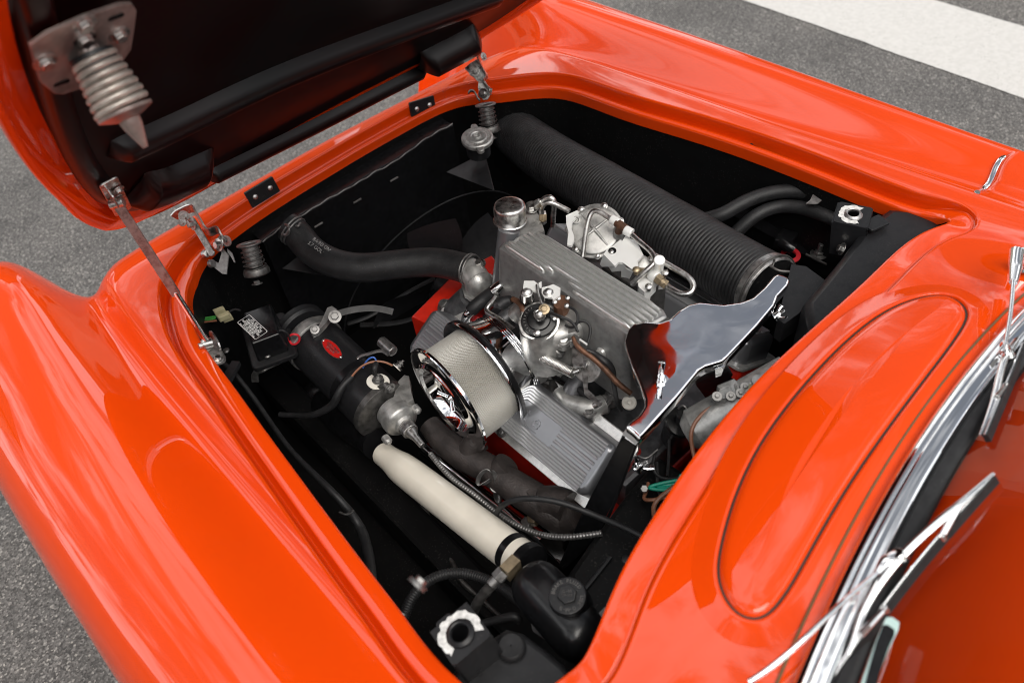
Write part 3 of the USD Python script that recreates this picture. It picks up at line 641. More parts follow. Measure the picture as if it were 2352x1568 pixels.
obj('fan_belt', cat(tube([P(1060, 680, .62), P(985, 720, .58), P(905, 770, .56), P(850, 790, .55)], .007, 6, 20, flat=.6), tube([P(1075, 735, .60), P(1000, 780, .56), P(880, 792, .54)], .007, 6, 20, flat=.6)), 'rubber', car)
# top hose
hp_ = [P(702, 553, .775), P(722, 568, .765), P(752, 603, .745), P(803, 637, .735), P(872, 653, .732), P(950, 648, .735), P(1040, 640, .738), P(1100, 646, .74), P(1150, 660, .745)]
hose = obj('radiator_hose', tube(hp_, [.0335, .0335, .033, .0325, .032, .032, .032, .032], 28, 90), 'hose_rubber', car, label='thick curved black hose from radiator to engine')
d0 = unit(hp_[1] - hp_[0]); d1 = unit(hp_[-1] - hp_[-2])
for o, d, r in ((hp_[0] + d0 * .012, d0, .0345), (P(1143, 657, .745), d1, .033)):
    M = frame(o, d); obj('hose_clamp', cat(xf(tube(np.stack([r * np.cos(np.linspace(0, 6.283, 40, endpoint=False)), r * np.sin(np.linspace(0, 6.283, 40, endpoint=False)), np.zeros(40)], -1), .0022, 8, closed=True, smooth=False), M), xf(tube(np.stack([r * np.cos(np.linspace(0, 6.283, 40, endpoint=False)), r * np.sin(np.linspace(0, 6.283, 40, endpoint=False)), np.full(40, .008)], -1), .0022, 8, closed=True, smooth=False), M)), 'dull_steel', hose)
cam_up = unit(CAM - P(690, 560, .79))
obj('hose_clamp', cat(tube([P(696, 548, .80), P(706, 560, .815), P(700, 574, .80), P(688, 570, .80)], .003, 8, 20), tube([P(733, 545, .79), P(728, 552, .80), P(722, 552, .79)], .003, 8, 12)), 'dull_steel', hose)
tx = [P(775, 590, .795), P(803, 610, .79)]; Mh = frame(P(783, 600, .7795), cam_up, tx[1] - tx[0])
obj('print_mark', cat(text('8490 GM', .0075, Mh, .0004), text('17 GOLD', .0075, Mh @ trimesh.transformations.translation_matrix([-.004, -.013, -.0015]), .0004)), 'dull_steel', hose, smooth=False, kind='stuff')

# --- black plates with two screws on the rear of the nose panel
for pa_, pb_ in (((622, 480), (658, 458)), ((1016, 266), (1047, 256))):
    ringp = project(inner[4]); O_ = inner[4][np.argmin(((ringp - np.mean([pa_, pb_], 0)) ** 2).sum(1) + 1e6 * (inner[4][:, 1] < .6))]
    nrm = unit(V(0, -1, .25)); O_ = O_ + nrm * .006
    pa, pb = PP(*pa_, O_, nrm), PP(*pb_, O_, nrm); u = unit(pb - pa)
    pl_ = obj('hinge_plate', bar(pa - u * .018, pb + u * .018, .040, .006, nrm, .003), 'black_satin', bay)
    for q in (pa, pb): obj('screw', cat(screw(q + nrm * .003, nrm, .0062), bar(q + nrm * .0068 - u * .004, q + nrm * .0068 + u * .004, .001, .0006, nrm)), 'zinc', pl_)

# --- spring buffers at the front corners
for (top, base) in (((607, 594, .805), (628, 668)), ((1185, 254, .805), (1195, 318))):
    t0 = P(*top); e = P(base[0], base[1], t0[2] - .062)
    axd = unit(t0 - e); M = frame(t0, axd)
    ro = .0275
    bf = obj('hood_buffer', lathe([(.0175, -.052), (.0175, -.004), (ro - .002, -.0045), (ro, -.002), (ro - .0012, 0), (.0205, .0), (.0185, -.002), (.0165, -.010), (.0160, -.03), (0, -.03)], M, 36), 'dull_steel', car, smooth=30, label='spring-loaded buffer cup at front %s corner' % ('left' if top[0] < 900 else 'right'))
    obj('spring', helix(t0 - axd * .012, t0 - axd * .062, [.020, .0215, .023, .0245], 5, .0017, 22, 6), 'dark_steel', bf, smooth=True)
    obj('base', lathe([(.0, -.055), (.026, -.056), (.029, -.062), (.029, -.070), (.02, -.074)], M, 28), 'dark_steel', bf)
    obj('bolt', hexnut(t0 - axd * .072 + V(-.016, -.026, 0), axd, .007, .006), 'dull_steel', bf)

# --- the bonnet stay: channel, rod and foot bracket
hx, hs = hood_pt(272, 478, .035); up_end = hp(np.float64(hx), np.float64(hs), np.float64(.05))
foot = P(508, 838, .815)
a, b = up_end, foot
mid = PP(455, 728, (a * .38 + b * .62), np.cross(RT, b - a))
mid = a + (b - a) * .62
side_ = unit(np.cross(b - a, FW))
stay = obj('bonnet_stay', cat(bar(a, mid, .016, .011, -FW + side_ * .25, .001), ), 'steel', car, smooth=30, label='slim metal bonnet stay on the left side')
obj('rod', cyl(mid - (b - a) * .02, b, .0062, 14), 'chrome_soft', stay)
fn = unit(V(.25, -.1, 1)); fo = P(515, 868, .80)
fpx = [(496, 838), (528, 832), (551, 873), (552, 880), (548, 886), (532, 892), (524, 890)]
fp = np.array([PP(*p, fo, fn) for p in fpx])
ft = obj('foot_bracket', cat(fan(fp), fan(fp + fn * .003), grid(np.stack([fp, fp + fn * .003]), False, True)), 'steel', stay, smooth=False)
e1, e2 = PP(515, 822, fo, fn), PP(551, 876, fo, fn)
uu = unit(e2 - e1); hgt = fn
ovl = np.array([e1 + uu * (.026 + .026 * math.cos(t)) * 1 + hgt * (.012 + .014 * math.sin(t)) for t in np.linspace(0, 6.283, 24, endpoint=False)])
sid = unit(np.cross(uu, hgt))
obj('upright', cat(fan(ovl), fan(ovl + sid * .003), grid(np.stack([ovl, ovl + sid * .003]), False, True)), 'zinc', ft, smooth=False)
obj('pivot', cat(cyl(b - sid * .008, b + sid * .012, .010, 18), cyl(b + sid * .012, b + sid * .018, .006, 14)), 'zinc', ft)
for p in ((503, 850), (532, 878)): obj('bolt', hexnut(PP(*p, fo, fn) + fn * .003, fn, .0066, .005), 'zinc', ft)
u0 = hq(262, 440, .035); u1 = hq(300, 515, .035)
ub = obj('upper_bracket', cat(bar(u0 + HN * .002, u1 + HN * .002, .032, .003, HN, .006), bar(hq(258, 456, .035) + HN * .012, hq(292, 525, .035) + HN * .014, .022, .003, np.cross(HN, u1 - u0), .006)), 'zinc', stay)
for p in ((283, 455), (285, 475)): obj('bolt', hexnut(hq(*p, .035) + HN * .006, HN, .006, .006), 'zinc', ub)
obj('pivot', cyl(a - side_ * .012, a + side_ * .012, .009, 18), 'zinc', ub)

# --- bonnet hinges
def hinge(px, label):
    """px: surveyed points of the goose-neck arm, the second arm and the base, with heights"""
    ms = obj('bonnet_hinge', px['arm'], 'zinc', car, smooth=35, label=label)
    for m in px.get('second', []): obj('link', m, 'zinc', ms)
    for m in px.get('base', []): obj('base_bracket', m, 'dull_steel', ms)
    for m in px.get('bolts', []): obj('bolt', m, 'zinc', ms)
    return ms
xr = V(1, 0, 0)
def ribbon(pts, w, t, sd):
    """bent flat strip along pts, w wide along sd, t thick"""
    c = spline(pts, 12 * len(pts)); tn = np.gradient(c, axis=0); tn /= np.linalg.norm(tn, axis=1, keepdims=True); sd = sd - tn * (tn @ sd)[:, None]; sd /= np.linalg.norm(sd, axis=1, keepdims=True); nn = np.cross(tn, sd)
    w = np.interp(np.linspace(0, 1, len(c)), np.linspace(0, 1, np.size(w)), np.atleast_1d(w))[:, None]
    R4 = [c + sd * w / 2 + nn * t / 2, c - sd * w / 2 + nn * t / 2, c - sd * w / 2 - nn * t / 2, c + sd * w / 2 - nn * t / 2]
    g = grid(np.stack(R4, 1), False, True)
    return cat(g, tri([R4[k][0] for k in range(4)], [[0, 1, 2], [0, 2, 3]]), tri([R4[k][-1] for k in range(4)], [[0, 2, 1], [0, 3, 2]]))
# left: plate on the bonnet, arm down and round to the pivot
def hinge_frame(O):
    """flat assemblies that lie parallel to one surveyed plane through O"""
    n = -FW
    return lambda pts, s, x0, y0, dz=0.0: np.array([PP(x0 + p[0] / s, y0 + p[1] / s, O + n * dz, n) for p in pts])
OL = P(500, 560, .85); hfl = hinge_frame(OL); L_ = lambda pts, dz=0.0: hfl(pts, 6.533, 420, 480, dz)
sdL = unit(FW * .8 - UP * .5 - RT * .12)
armL = ribbon(L_([(30, 335), (75, 290), (165, 238), (285, 190), (335, 198), (380, 270), (480, 430), (560, 552), (620, 562), (695, 530), (740, 550), (785, 630), (870, 730)]), .024, .0034, sdL)
def disc(o, ax, r, t): return lathe([(0, t), (r - .001, t), (r, t - .001), (r, 0), (0, 0)], frame(o, ax), 24)
axl = unit(RT * .75 - FW * .45 + UP * .1)
baseL = poly_sheet(L_([(800, 820), (905, 935), (870, 1240), (800, 1230), (690, 1145), (575, 1000), (640, 1005), (742, 1060), (790, 900), (740, 770)], -.006), .004)
hinge({'arm': armL, 'second': [bar(L_([(300, 345)], .006)[0], L_([(655, 940)], .006)[0], .0150, .004, -FW - RT * .45, .007), disc(L_([(560, 905)], .004)[0] - axl * .010, axl, .0085, .010), disc(L_([(850, 715)], -.004)[0], axl, .0125, .006), disc(L_([(790, 700)], .002)[0], axl, .0115, .004)],
       'base': [baseL, poly_sheet(L_([(880, 830), (960, 900), (1010, 1050), (990, 1050), (940, 960), (890, 900)], -.012), .003), disc(L_([(640, 1065)], .0)[0] - axl * .006, axl, .0085, .009)],
       'bolts': [hexnut(L_([(190, 310)], .004)[0], unit(-UP * .3 - FW), .0072, .006), hexnut(L_([(165, 405)], .006)[0], unit(-UP * .3 - FW), .0055, .006), hexnut(L_([(330, 430)], .008)[0], unit(-RT * .6 - FW * .6 - UP * .2), .0085, .010), hexnut(L_([(745, 770)], .008)[0], unit(-RT * .5 - FW * .7 - UP * .2), .0085, .009)]}, 'bent zinc bonnet hinge at the front left corner')
OR_ = P(1165, 190, .86); hfr = hinge_frame(OR_); R_h = lambda pts, dz=0.0: hfr(pts, 6.272, 1100, 150, dz)
plR = poly_sheet(R_h([(215, 105), (300, 30), (400, -30), (440, -10), (470, 60), (548, 235), (540, 270), (500, 290), (470, 330), (410, 300), (360, 250), (245, 140)]), .003)
hinge({'arm': cat(plR, ribbon(R_h([(500, -110), (425, -85), (440, -10), (500, 120), (548, 235), (515, 285), (550, 350), (600, 430), (605, 500)]), .016, .0032, unit(FW * .9 + RT * .3))),
       'second': [poly_sheet(R_h([(430, 300), (500, 295), (570, 400), (600, 450), (605, 520), (570, 580), (500, 590), (450, 520), (420, 400)], -.006), .003)],
       'base': [disc(R_h([(500, 490)], .0)[0], unit(-FW - RT * .4), .0125, .004), ribbon(R_h([(272, 490), (300, 455), (345, 455), (385, 500), (420, 570), (450, 600)]), .014, .003, FW)],
       'bolts': [lathe([(0, .005), (.005, .005), (.006, .003), (.012, .003), (.0125, .001), (.0155, .0012), (.016, 0)], frame(R_h([(370, 145)], .002)[0], unit(-FW)), 24), hexnut(R_h([(595, 445)], .004)[0], unit(RT), .006, .006), hexnut(R_h([(505, -70)], .004)[0], unit(-FW + RT), .006, .005), hexnut(R_h([(505, 480)], .006)[0], unit(-FW - RT * .4), .006, .005)]}, 'bent metal bonnet hinge at the front right corner')

# --- latch receivers at the rear corners
def receiver(o, ex, ey, ez, w, d, h, name_label, wear_r):
    """folded black box with a round hole whose rim is worn to bare white metal"""
    hole = [(wear_r * .42 * math.cos(t), wear_r * .42 * math.sin(t)) for t in np.linspace(0, 6.283, 24, endpoint=False)]
    M = np.eye(4); M[:3, 0], M[:3, 1], M[:3, 2], M[:3, 3] = ex, ey, ez, o
    outline = rrect(w, d, .006)
    m = obj('latch_receiver', cat(slab(outline, .003, M, holes=[hole]), xf(slab(np.array([(-w / 2, -h), (w / 2, -h), (w / 2, 0), (-w / 2, 0)]), .003), M @ frame((0, -d / 2 + .003, 0), (0, -1, 0), (1, 0, 0))), xf(slab(np.array([(-d / 2, -h), (d / 2, -h), (d / 2, 0), (-d / 2, 0)]), .003), M @ frame((-w / 2, 0, 0), (-1, 0, 0), (0, -1, 0))),
            xf(slab(np.array([(-d / 2, -h), (d / 2, -h), (d / 2, 0), (-d / 2, 0)]), .003), M @ frame((w / 2 - .003, 0, 0), (1, 0, 0), (0, 1, 0)))), 'black_satin', car, smooth=25, label=name_label)
    # worn crescent
    t = np.linspace(math.radians(58), math.radians(302), 50); jit = meshkit.noise(np.c_[t * 6, t * 0, t * 0], 2)
    ro, ri = wear_r * (.92 + .16 * jit), wear_r * (.60 + .10 * jit[::-1])
    a = np.stack([ro * np.cos(t), ro * np.sin(t), np.full(50, .0036)], -1); b = np.stack([ri * np.cos(t), ri * np.sin(t), np.full(50, .0037)], -1)
    return m, M, xf(grid(np.stack([a, b])), M)
ez = unit(V(-.12, .08, 1)); ex = unit(PP(1150, 1580, P(1120, 1540, .865), ez) - PP(1110, 1500, P(1120, 1540, .865), ez)); ey = np.cross(ez, ex)
o = P(1126, 1548, .865)
ex = unit(P(1195, 1555, .865) - P(1150, 1495, .865)); ex = unit(ex - ez * np.dot(ex, ez)); ey = np.cross(ez, ex)
mL, ML, wearL = receiver(o, ex, ey, ez, .058, .062, .075, 'black latch receiver at the rear left corner, worn white round its hole', .030)
obj('worn_paint', wearL if True else None, 'worn_edge', mL, smooth=False)
obj('collar', cat(lathe([(.0125, .0), (.0125, .005), (.0145, .006), (.019, .003), (.02, .0)], ML @ trimesh.transformations.translation_matrix([0, 0, .0032]), 30)), 'black_satin', mL)
tab = PP(1090, 1522, o - ez * .004, ez); obj('tab', slab(rrect(.020, .024, .004), .003, frame(tab, ez, ex), b=.001), 'black_satin', mL)
pq = np.array([PP(*p, P(1180, 1590, .808), V(.1, .1, 1)) for p in ((1142, 1612), (1195, 1558), (1218, 1580), (1168, 1642))]); obj('flange', cat(fan(pq), grid(np.stack([pq, pq - V(0, 0, .003)]), False, True)), 'black_satin', mL)
obj('screw', screw(PP(1172, 1588, P(1180, 1590, .812), V(0, 0, 1)), (0, 0, 1), .006), 'zinc', mL)
ez = unit(V(-.1, .1, 1)); o = P(2083, 527, .872); ex = unit(P(2115, 548, .872) - P(2072, 530, .872)); ex = unit(P(2122, 548, .872) - P(2062, 536, .872)); ey = np.cross(ez, ex)
mR, MR, wearR = receiver(o, ex, ey, ez, .062, .06, .08, 'black latch receiver at the rear right corner, worn edge', .026)
obj('worn_paint', wearR, 'worn_edge', mR, smooth=False)
obj('collar', lathe([(.0105, .0), (.0105, .004), (.0125, .005), (.016, .002), (.017, .0)], MR @ trimesh.transformations.translation_matrix([0, 0, .0032]), 30), 'steel', mR)
obj('flange', bar(P(2115, 555, .865), P(2160, 535, .865), .030, .004, (0, 0, 1), .004), 'black_satin', mR)
for p, z in (((2080, 570), .83), ((2080, 584), .82), ((2056, 608), .82)): obj('bolt', hexnut(P(p[0], p[1], z), (-.5, .6, .3), .0075, .008), 'zinc' if p[1] > 600 else 'dark_steel', mR)
# ---------------------------------------------------------------- engine
def crop(x0, y0, s): return lambda pts, z: np.array([P(x0 + p[0] / s, y0 + p[1] / s, (p[2] if len(p) > 2 else z)) for p in pts])
engine = obj('engine_block', cat(box(V(-.20, -.28, .34), V(.42, 0, 0), V(0, .56, 0), V(0, 0, .20), .02)), 'engine_red', car, label='red engine block and cylinder heads')
fr = np.array([P(*p, .64) for p in ((1004, 772), (1100, 676), (1165, 640), (1200, 622), (1215, 640), (1160, 760), (1060, 800))])
M0 = np.eye(4); M0[2, 3] = .50
obj('front_cover', slab(fr[:, :2], .14, M0, b=.004), 'engine_red', engine)

# --- valve covers
def valve_cover(A, B, C, D, label, script):
    """A front outer, B front inner, C rear inner, D rear outer corners of the top"""
    o = (A + B + C + D) / 4; ey = unit((A + B) - (C + D)); ex = (B + C) - (A + D); ex = unit(ex - ey * np.dot(ex, ey)); n = np.cross(ex, ey) if np.cross(ex, ey)[2] > 0 else -np.cross(ex, ey)
    L = (np.linalg.norm(A - D) + np.linalg.norm(B - C)) / 2; W = (np.dot(B - A, ex) + np.dot(C - D, ex)) / 2
    M = np.eye(4); M[:3, 0], M[:3, 1], M[:3, 2], M[:3, 3] = ex, ey, n, o
    if np.linalg.det(M[:3, :3]) < 0: M[:3, 0] *= -1
    H = .052; T = lambda z: M @ trimesh.transformations.translation_matrix([0, 0, z])
    c = obj('valve_cover', slab(rrect(abs(W) + .012, L + .012, .022, 6), H, T(-H), b=.012, taper=.004), 'grey_enamel', car, smooth=50, label=label)
    w, l = abs(W), L
    obj('flange', slab(rrect(w + .050, L + .034, .016, 5), .006, T(-H - .004), b=.0015), 'fin_alu', c)
    hd = obj('cylinder_head', slab(rrect(w + .036, L + .03, .010, 3), .020, T(-H - .025)), 'engine_red', engine)
    sgn = 1 if np.dot(M[:3, 0], ex) > 0 else -1
    def rib_(x, y0, y1, r=.0034):
        a, b = V(x, y0, -.0004), V(x, y1, -.0004)
        return xf(tube([a + V(0, .004, -.003), a, b, b - V(0, .004, -.003) * V(1, 1, -1)], r, 8, 14, flat=1.0, smooth=False) if False else tube(np.array([a, a * .5 + b * .5, b]), r, 8, 6, smooth=False), M)
    k = 0
    for x in np.r_[np.linspace(-.465, -.24, 5), np.linspace(.24, .465, 5)]:
        obj('rib', rib_(x * w, -l / 2 + .016, l / 2 - .016), 'rib_grey', c, smooth=60)
    for x in np.linspace(-.17, .17, 4):
        obj('rib', rib_(x * w, -l / 2 + .018, -l / 2 + .11), 'rib_grey', c, smooth=60); obj('rib', rib_(x * w, l / 2 - .11, l / 2 - .018), 'rib_grey', c, smooth=60)
    if script:
        Mt = M @ trimesh.transformations.translation_matrix([0, -.005, .0002]) @ trimesh.transformations.rotation_matrix(-math.pi / 2 * sgn, [0, 0, 1])
        word = 'Corvette'; ms = [text(ch, .024, Mt @ trimesh.transformations.translation_matrix([(i - 3.5) * .027, -.012, 0]), .0024, False) for i, ch in enumerate(word)]
        ms.append(xf(trimesh.creation.box((.21, .0012, .0014)), Mt @ trimesh.transformations.translation_matrix([0, -.018, .0003])))
        obj('lettering', cat(ms), 'grey_enamel', c, smooth=False, kind='stuff')
    for (x, y) in ((-(w / 2 + .014) * sgn, -.02), (-(w / 2 + .014) * sgn, .16), ((w / 2 + .014) * sgn, -.10)):
        p = (M @ np.r_[x, y, -H + .002, 1])[:3]
        obj('bolt', cat(lathe([(.012, 0), (.011, .003), (.0065, .0035), (.0065, .006), (.004, .0075), (0, .0075)], frame(p, n), 20), xf(trimesh.creation.box((.009, .0015, .001)), frame(p + n * .0076, n)), xf(trimesh.creation.box((.0015, .009, .001)), frame(p + n * .0077, n))), 'dull_steel', c)
    return c, M
vl = valve_cover(P(962, 828, .648), P(1088, 772, .708), P(1506, 1096, .700), P(1422, 1212, .640), 'dark grey ribbed valve cover on the driver side, lettered along its top', True)
valve_cover(V(.315, .30, .640), V(.215, .30, .70), V(.215, -.26, .70), V(.315, -.26, .640), 'dark grey ribbed valve cover half hidden beside the large duct', False)

# --- intake valley between the heads
c = [P(*p, .655) for p in ((1100, 790), (1180, 740), (1330, 720), (1640, 880), (1520, 1080), (1300, 930))]
M0 = np.eye(4); M0[2, 3] = .52; rowv = np.array([(-.16, .26), (.20, .26), (.20, -.27), (-.16, -.27)])
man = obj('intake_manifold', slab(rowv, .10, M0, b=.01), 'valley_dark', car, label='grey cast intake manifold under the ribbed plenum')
for y in (.14, .03, -.08):
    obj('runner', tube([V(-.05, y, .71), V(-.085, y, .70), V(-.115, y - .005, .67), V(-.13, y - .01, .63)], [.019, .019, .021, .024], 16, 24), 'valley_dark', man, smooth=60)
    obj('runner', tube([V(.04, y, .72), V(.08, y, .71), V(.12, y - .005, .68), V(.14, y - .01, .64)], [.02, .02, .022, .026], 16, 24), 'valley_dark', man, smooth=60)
q = crop(1150, 650, 4.48)
obj('rail', tube(q([(700, 1020), (880, 1110), (1060, 1240), (1220, 1370), (1330, 1430)], .70), .0075, 12, 40), 'rubber', man)
obj('rail', tube(q([(560, 1130), (800, 1260), (1000, 1330), (1240, 1560)], .665), .010, 12, 40), 'dark_steel', man)
obj('heat_shield', poly_sheet(q([(1000, 1310), (1060, 1290), (1390, 1530), (1330, 1610), (990, 1400)], .675), .012), 'black_gloss', man)
obj('crossover', tube(q([(980, 1370), (1040, 1460), (1180, 1520), (1330, 1540), (1450, 1500)], .68), [.016, .018, .018, .020, .018], 16, 40), 'cast_alu', man, smooth=60)
for p in ((1540, 1400), (1460, 1470), (1300, 1590), (700, 1160)):
    o = q([p], .685)[0]; obj('bolt', cat(cyl(o - V(0, 0, .03), o, .011, 18), hexnut(o, V(-.2, 0, 1), .008, .007)), 'dull_steel', man)
for p in ((1730, 1490),):
    o = q([p], .70)[0]; obj('sender', cat(lathe([(0, .004), (.011, .004), (.0135, .002), (.014, 0)], frame(o, (-.5, -.4, .6)), 22), cyl(o, o + V(-.006, -.006, .012), .004, 12)), 'white_plastic', man)
for p, d in (((890, 1270), .02), ((800, 1330), .02), ((760, 1390), .02)):
    o = q([p], .665)[0]; obj('fitting', cyl(o, o + V(-.02, -.03, .004), .011, 16), 'dark_steel', man)

# --- ribbed plenum
TZ = .872
FL, FR_, RR, RL = P(1223, 598, TZ), P(1314, 563, TZ), P(1634, 763, TZ), P(1532, 806, TZ)
def bil(a, b): return (FL * (1 - a) + FR_ * a) * (1 - b) + (RL * (1 - a) + RR * a) * b
ol = np.array([bil(a, b)[:2] for a, b in ((0, .0), (.18, -.02), (.36, -.01), (.40, .02), (.46, -.02), (.66, -.03), (.86, -.02), (1, .03), (1.02, .5), (1, .95), (.9, 1.0), (.3, 1.02), (0, 1.0), (-.01, .5))])
olw = np.array(sg.Polygon(ol).buffer(.030).simplify(.001).exterior.coords)[:-1]
base = sg.Polygon(ol).buffer(.004)
so_ = np.array([base.exterior.interpolate(t, normalized=True).coords[0] for t in np.linspace(0, 1, 160, endpoint=False)])
def offs(d):
    g = base.buffer(d).exterior; return np.array([g.interpolate(g.project(sg.Point(*p))).coords[0] for p in so_])
pl_rows = [np.c_[offs(d), np.full(160, z)] for d, z in ((.018, .70), (.010, .80), (.003, .845), (.001, .860), (-.0008, .8655), (-.006, .868))]
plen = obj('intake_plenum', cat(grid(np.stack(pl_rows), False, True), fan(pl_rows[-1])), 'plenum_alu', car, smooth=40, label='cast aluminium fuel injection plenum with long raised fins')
NF = 7
for i in range(NF):
    a = (i + .5) / NF
    f0 = [.02, .0, .03, .0, -.01, -.01, .02][i]; f1 = [1.0, 1.0, 1.0, .995, .99, .98, .96][i]
    spans = [(f0, f1)] if i > 1 else ([(f0, .34), (.58, f1)] if i == 0 else [(f0, .37), (.50, f1)])
    for b0_, b1_ in spans:
        pts = [bil(a, b) + V(0, 0, -.0025) for b in np.linspace(b0_, b1_, 24)]
        e = np.linspace(0, 1, 24); rr = .0045 * np.clip(np.minimum(e, 1 - e) * 24 / 1.6, .35, 1) ** .6
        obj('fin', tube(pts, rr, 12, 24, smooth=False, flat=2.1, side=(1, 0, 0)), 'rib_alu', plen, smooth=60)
# mounting pad where the air meter bolts on
qa = crop(1100, 450, 3.485)
pad = qa([(850, 790), (890, 785), (1020, 865), (1080, 890), (1050, 930), (960, 910), (860, 840)], .858)
obj('mounting_pad', poly_sheet(pad, .02), 'plenum_alu', plen, smooth=25)
# bolts on the left wall
wn = unit(V(-1, -.1, .35))
for p in ((1484, 804), (1466, 862)):
    o = P(p[0], p[1], .832 if p[1] < 840 else .79)
    obj('bolt', cat(lathe([(0, .003), (.017, .003), (.0185, .0), (.021, -.01)], frame(o, wn), 28), hexnut(o + wn * .003, wn, .0095, .009)) if p[1] < 840 else lathe([(0, .004), (.008, .004), (.014, -.01)], frame(o, wn), 28), 'fin_alu' if p[1] > 840 else 'zinc', plen)
# rating plate
npx = [(1220, 629), (1256, 647), (1254, 673), (1218, 653)]
no = P(1238, 650, .825); npn = unit(V(-.93, .12, .30)); nq = np.array([PP(*p, no, npn) for p in npx])
npl = obj('rating_plate', poly_sheet(nq, .001), 'black_satin', plen, smooth=False)
ex = unit((nq[1] - nq[0]) + (nq[2] - nq[3])); wn2 = unit(np.cross(ex, (nq[0] - nq[3]))); wn2 = wn2 if np.dot(wn2, CAM - no) > 0 else -wn2
Mt = frame(nq.mean(0) + wn2 * .0016, wn2, ex)
obj('lettering', cat(text('ROCHESTER', .0034, Mt @ trimesh.transformations.translation_matrix([0, .005, 0]), .0003, True), text('PRODUCTS', .0026, Mt @ trimesh.transformations.translation_matrix([0, .0008, 0]), .0003), text('7017 320', .0026, Mt @ trimesh.transformations.translation_matrix([.001, -.0035, 0]), .0003), text('FUEL INJECTION', .0017, Mt @ trimesh.transformations.translation_matrix([0, -.0075, 0]), .0003)), 'print_white', npl, smooth=False, kind='stuff')

# --- oil filler
t0, t1 = P(1243, 560, .865), P(1222, 740, .70)
oil = obj('oil_filler', cat(tube([t1, t1 * .5 + t0 * .5, t0], [.0235, .0225, .0225], 26, 12)), 'grey_enamel', car, label='grey oil filler tube with a shiny breather cap')
M = frame(P(1245, 520, .885), unit(t0 - t1) * .35 + V(-.02, -.03, .8))
oc = obj('breather_cap', lathe([(.022, -.020), (.0335, -.019), (.0345, -.017), (.0325, -.015), (.0325, .012), (.031, .018), (.027, .0215), (.020, .0225), (.0, .023)], M, 44), 'zinc', oil, smooth=40)
obj('lettering', cat(text('OIL', .008, M @ trimesh.transformations.translation_matrix([0, -.003, .0228]) @ trimesh.transformations.rotation_matrix(2.2, [0, 0, 1]), .0006)), 'dark_steel', oc, smooth=False, kind='stuff')
# casting behind the filler
qa = crop(1100, 450, 3.485)
cs = qa([(640, 190), (720, 205), (770, 300), (800, 400), (720, 440), (600, 450), (540, 420), (610, 280)], .85)
drv = obj('drive_casting', cat(poly_sheet(cs, .09), ), 'cast_alu', car, smooth=20, label='light cast bracket behind the oil filler with two pipe unions')
o = qa([(690, 195)], .86)[0]; obj('bolt', hexnut(o, V(-.2, -.2, 1), .009, .008), 'zinc', drv)
for a_, b_ in (((715, 185), (765, 160)), ((785, 255), (785, 310))):
    aa_, bb_ = qa([a_], .865)[0], qa([b_], .855)[0]; obj('union', cat(cyl(aa_, bb_, .0085, 6), cyl(aa_ * .2 + bb_ * .8, bb_ + (bb_ - aa_) * .15, .0065, 14)), 'zinc' if a_[1] < 200 else 'brass', drv)

# --- water outlet
wo = P(1168, 690, .735)
th = obj('water_outlet', lathe([(0, .030), (.012, .028), (.024, .018), (.030, .004), (.030, -.01), (.033, -.016), (.038, -.018), (.038, -.024), (.030, -.026)], frame(wo, (-.25, -.1, 1)), 32), 'cast_alu', car, smooth=50, label='rounded cast water outlet at the front of the engine')
obj('spout', tube([wo + V(-.0, 0, .004), P(1150, 664, .745), P(1128, 655, .742)], [.028, .029, .029], 24, 14), 'cast_alu', th, smooth=60)
q1 = crop(1000, 600, 5.227)
obj('flange', poly_sheet(q1([(660, 500), (1070, 430), (1085, 480), (800, 690), (700, 640)], .715), .006), 'cast_alu', th)
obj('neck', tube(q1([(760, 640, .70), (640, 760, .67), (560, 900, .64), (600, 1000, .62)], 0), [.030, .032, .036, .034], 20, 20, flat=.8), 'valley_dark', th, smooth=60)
obj('bolt', hexnut(q1([(890, 235)], .765)[0], V(-.2, 0, 1), .0085, .008), 'zinc', th)
obj('bolt', cat(hexnut(q1([(455, 770)], .665)[0], V(-.3, .1, 1), .011, .014)), 'dull_steel', th)
# pipes by the water outlet
tb = obj('vacuum_pipe', tube(q1([(1180, 490, .775), (1120, 540, .768), (1070, 580, .762)], 0), [.0105, .012, .012], 18, 12), 'chrome_soft', car, label='bright bent pipe with a black rubber sleeve')
obj('sleeve', tube(q1([(1075, 575, .762), (950, 680, .745), (830, 780, .735), (790, 825, .728)], 0), .0140, 18, 20), 'rubber', tb)
obj('elbow', tube(q1([(810, 820, .728), (750, 870, .722), (715, 940, .705), (735, 1005, .685)], 0), .0095, 18, 24), 'chrome', tb)
o = q1([(835, 930)], .69)[0]; obj('red_cap', lathe([(0, .016), (.010, .016), (.0125, .013), (.0125, 0)], frame(o - V(0, 0, .008), unit(V(.5, -.1, .6))), 24), 'red_plastic', car)
sp = q1([(1115, 630, .765), (1070, 700, .755), (1000, 780, .745), (985, 830, .742), (1040, 880, .742), (1160, 945, .745), (1270, 1030, .75), (1370, 1100, .752)], 0)
fp_ = obj('idle_air_pipe', tube(sp, .0058, 12, 60), 'zinc', car, label='thin grey pipe curving over the air cleaner horn')
obj('pipe', tube(q1([(1100, 960, .735), (1220, 1030, .742), (1345, 1130, .748)], 0), .0058, 12, 24), 'zinc', fp_)
obj('sleeve', tube(q1([(1350, 1095, .752), (1450, 1180, .755), (1560, 1290, .755)], 0), .0098, 14, 20), 'rubber', fp_)
q = crop(1150, 650, 4.48)
obj('elbow', tube(q([(640, 870, .755), (690, 895, .755), (745, 895, .76), (800, 862, .775), (805, 850, .785)], 0), .0062, 12, 24), 'copper_rust', fp_)

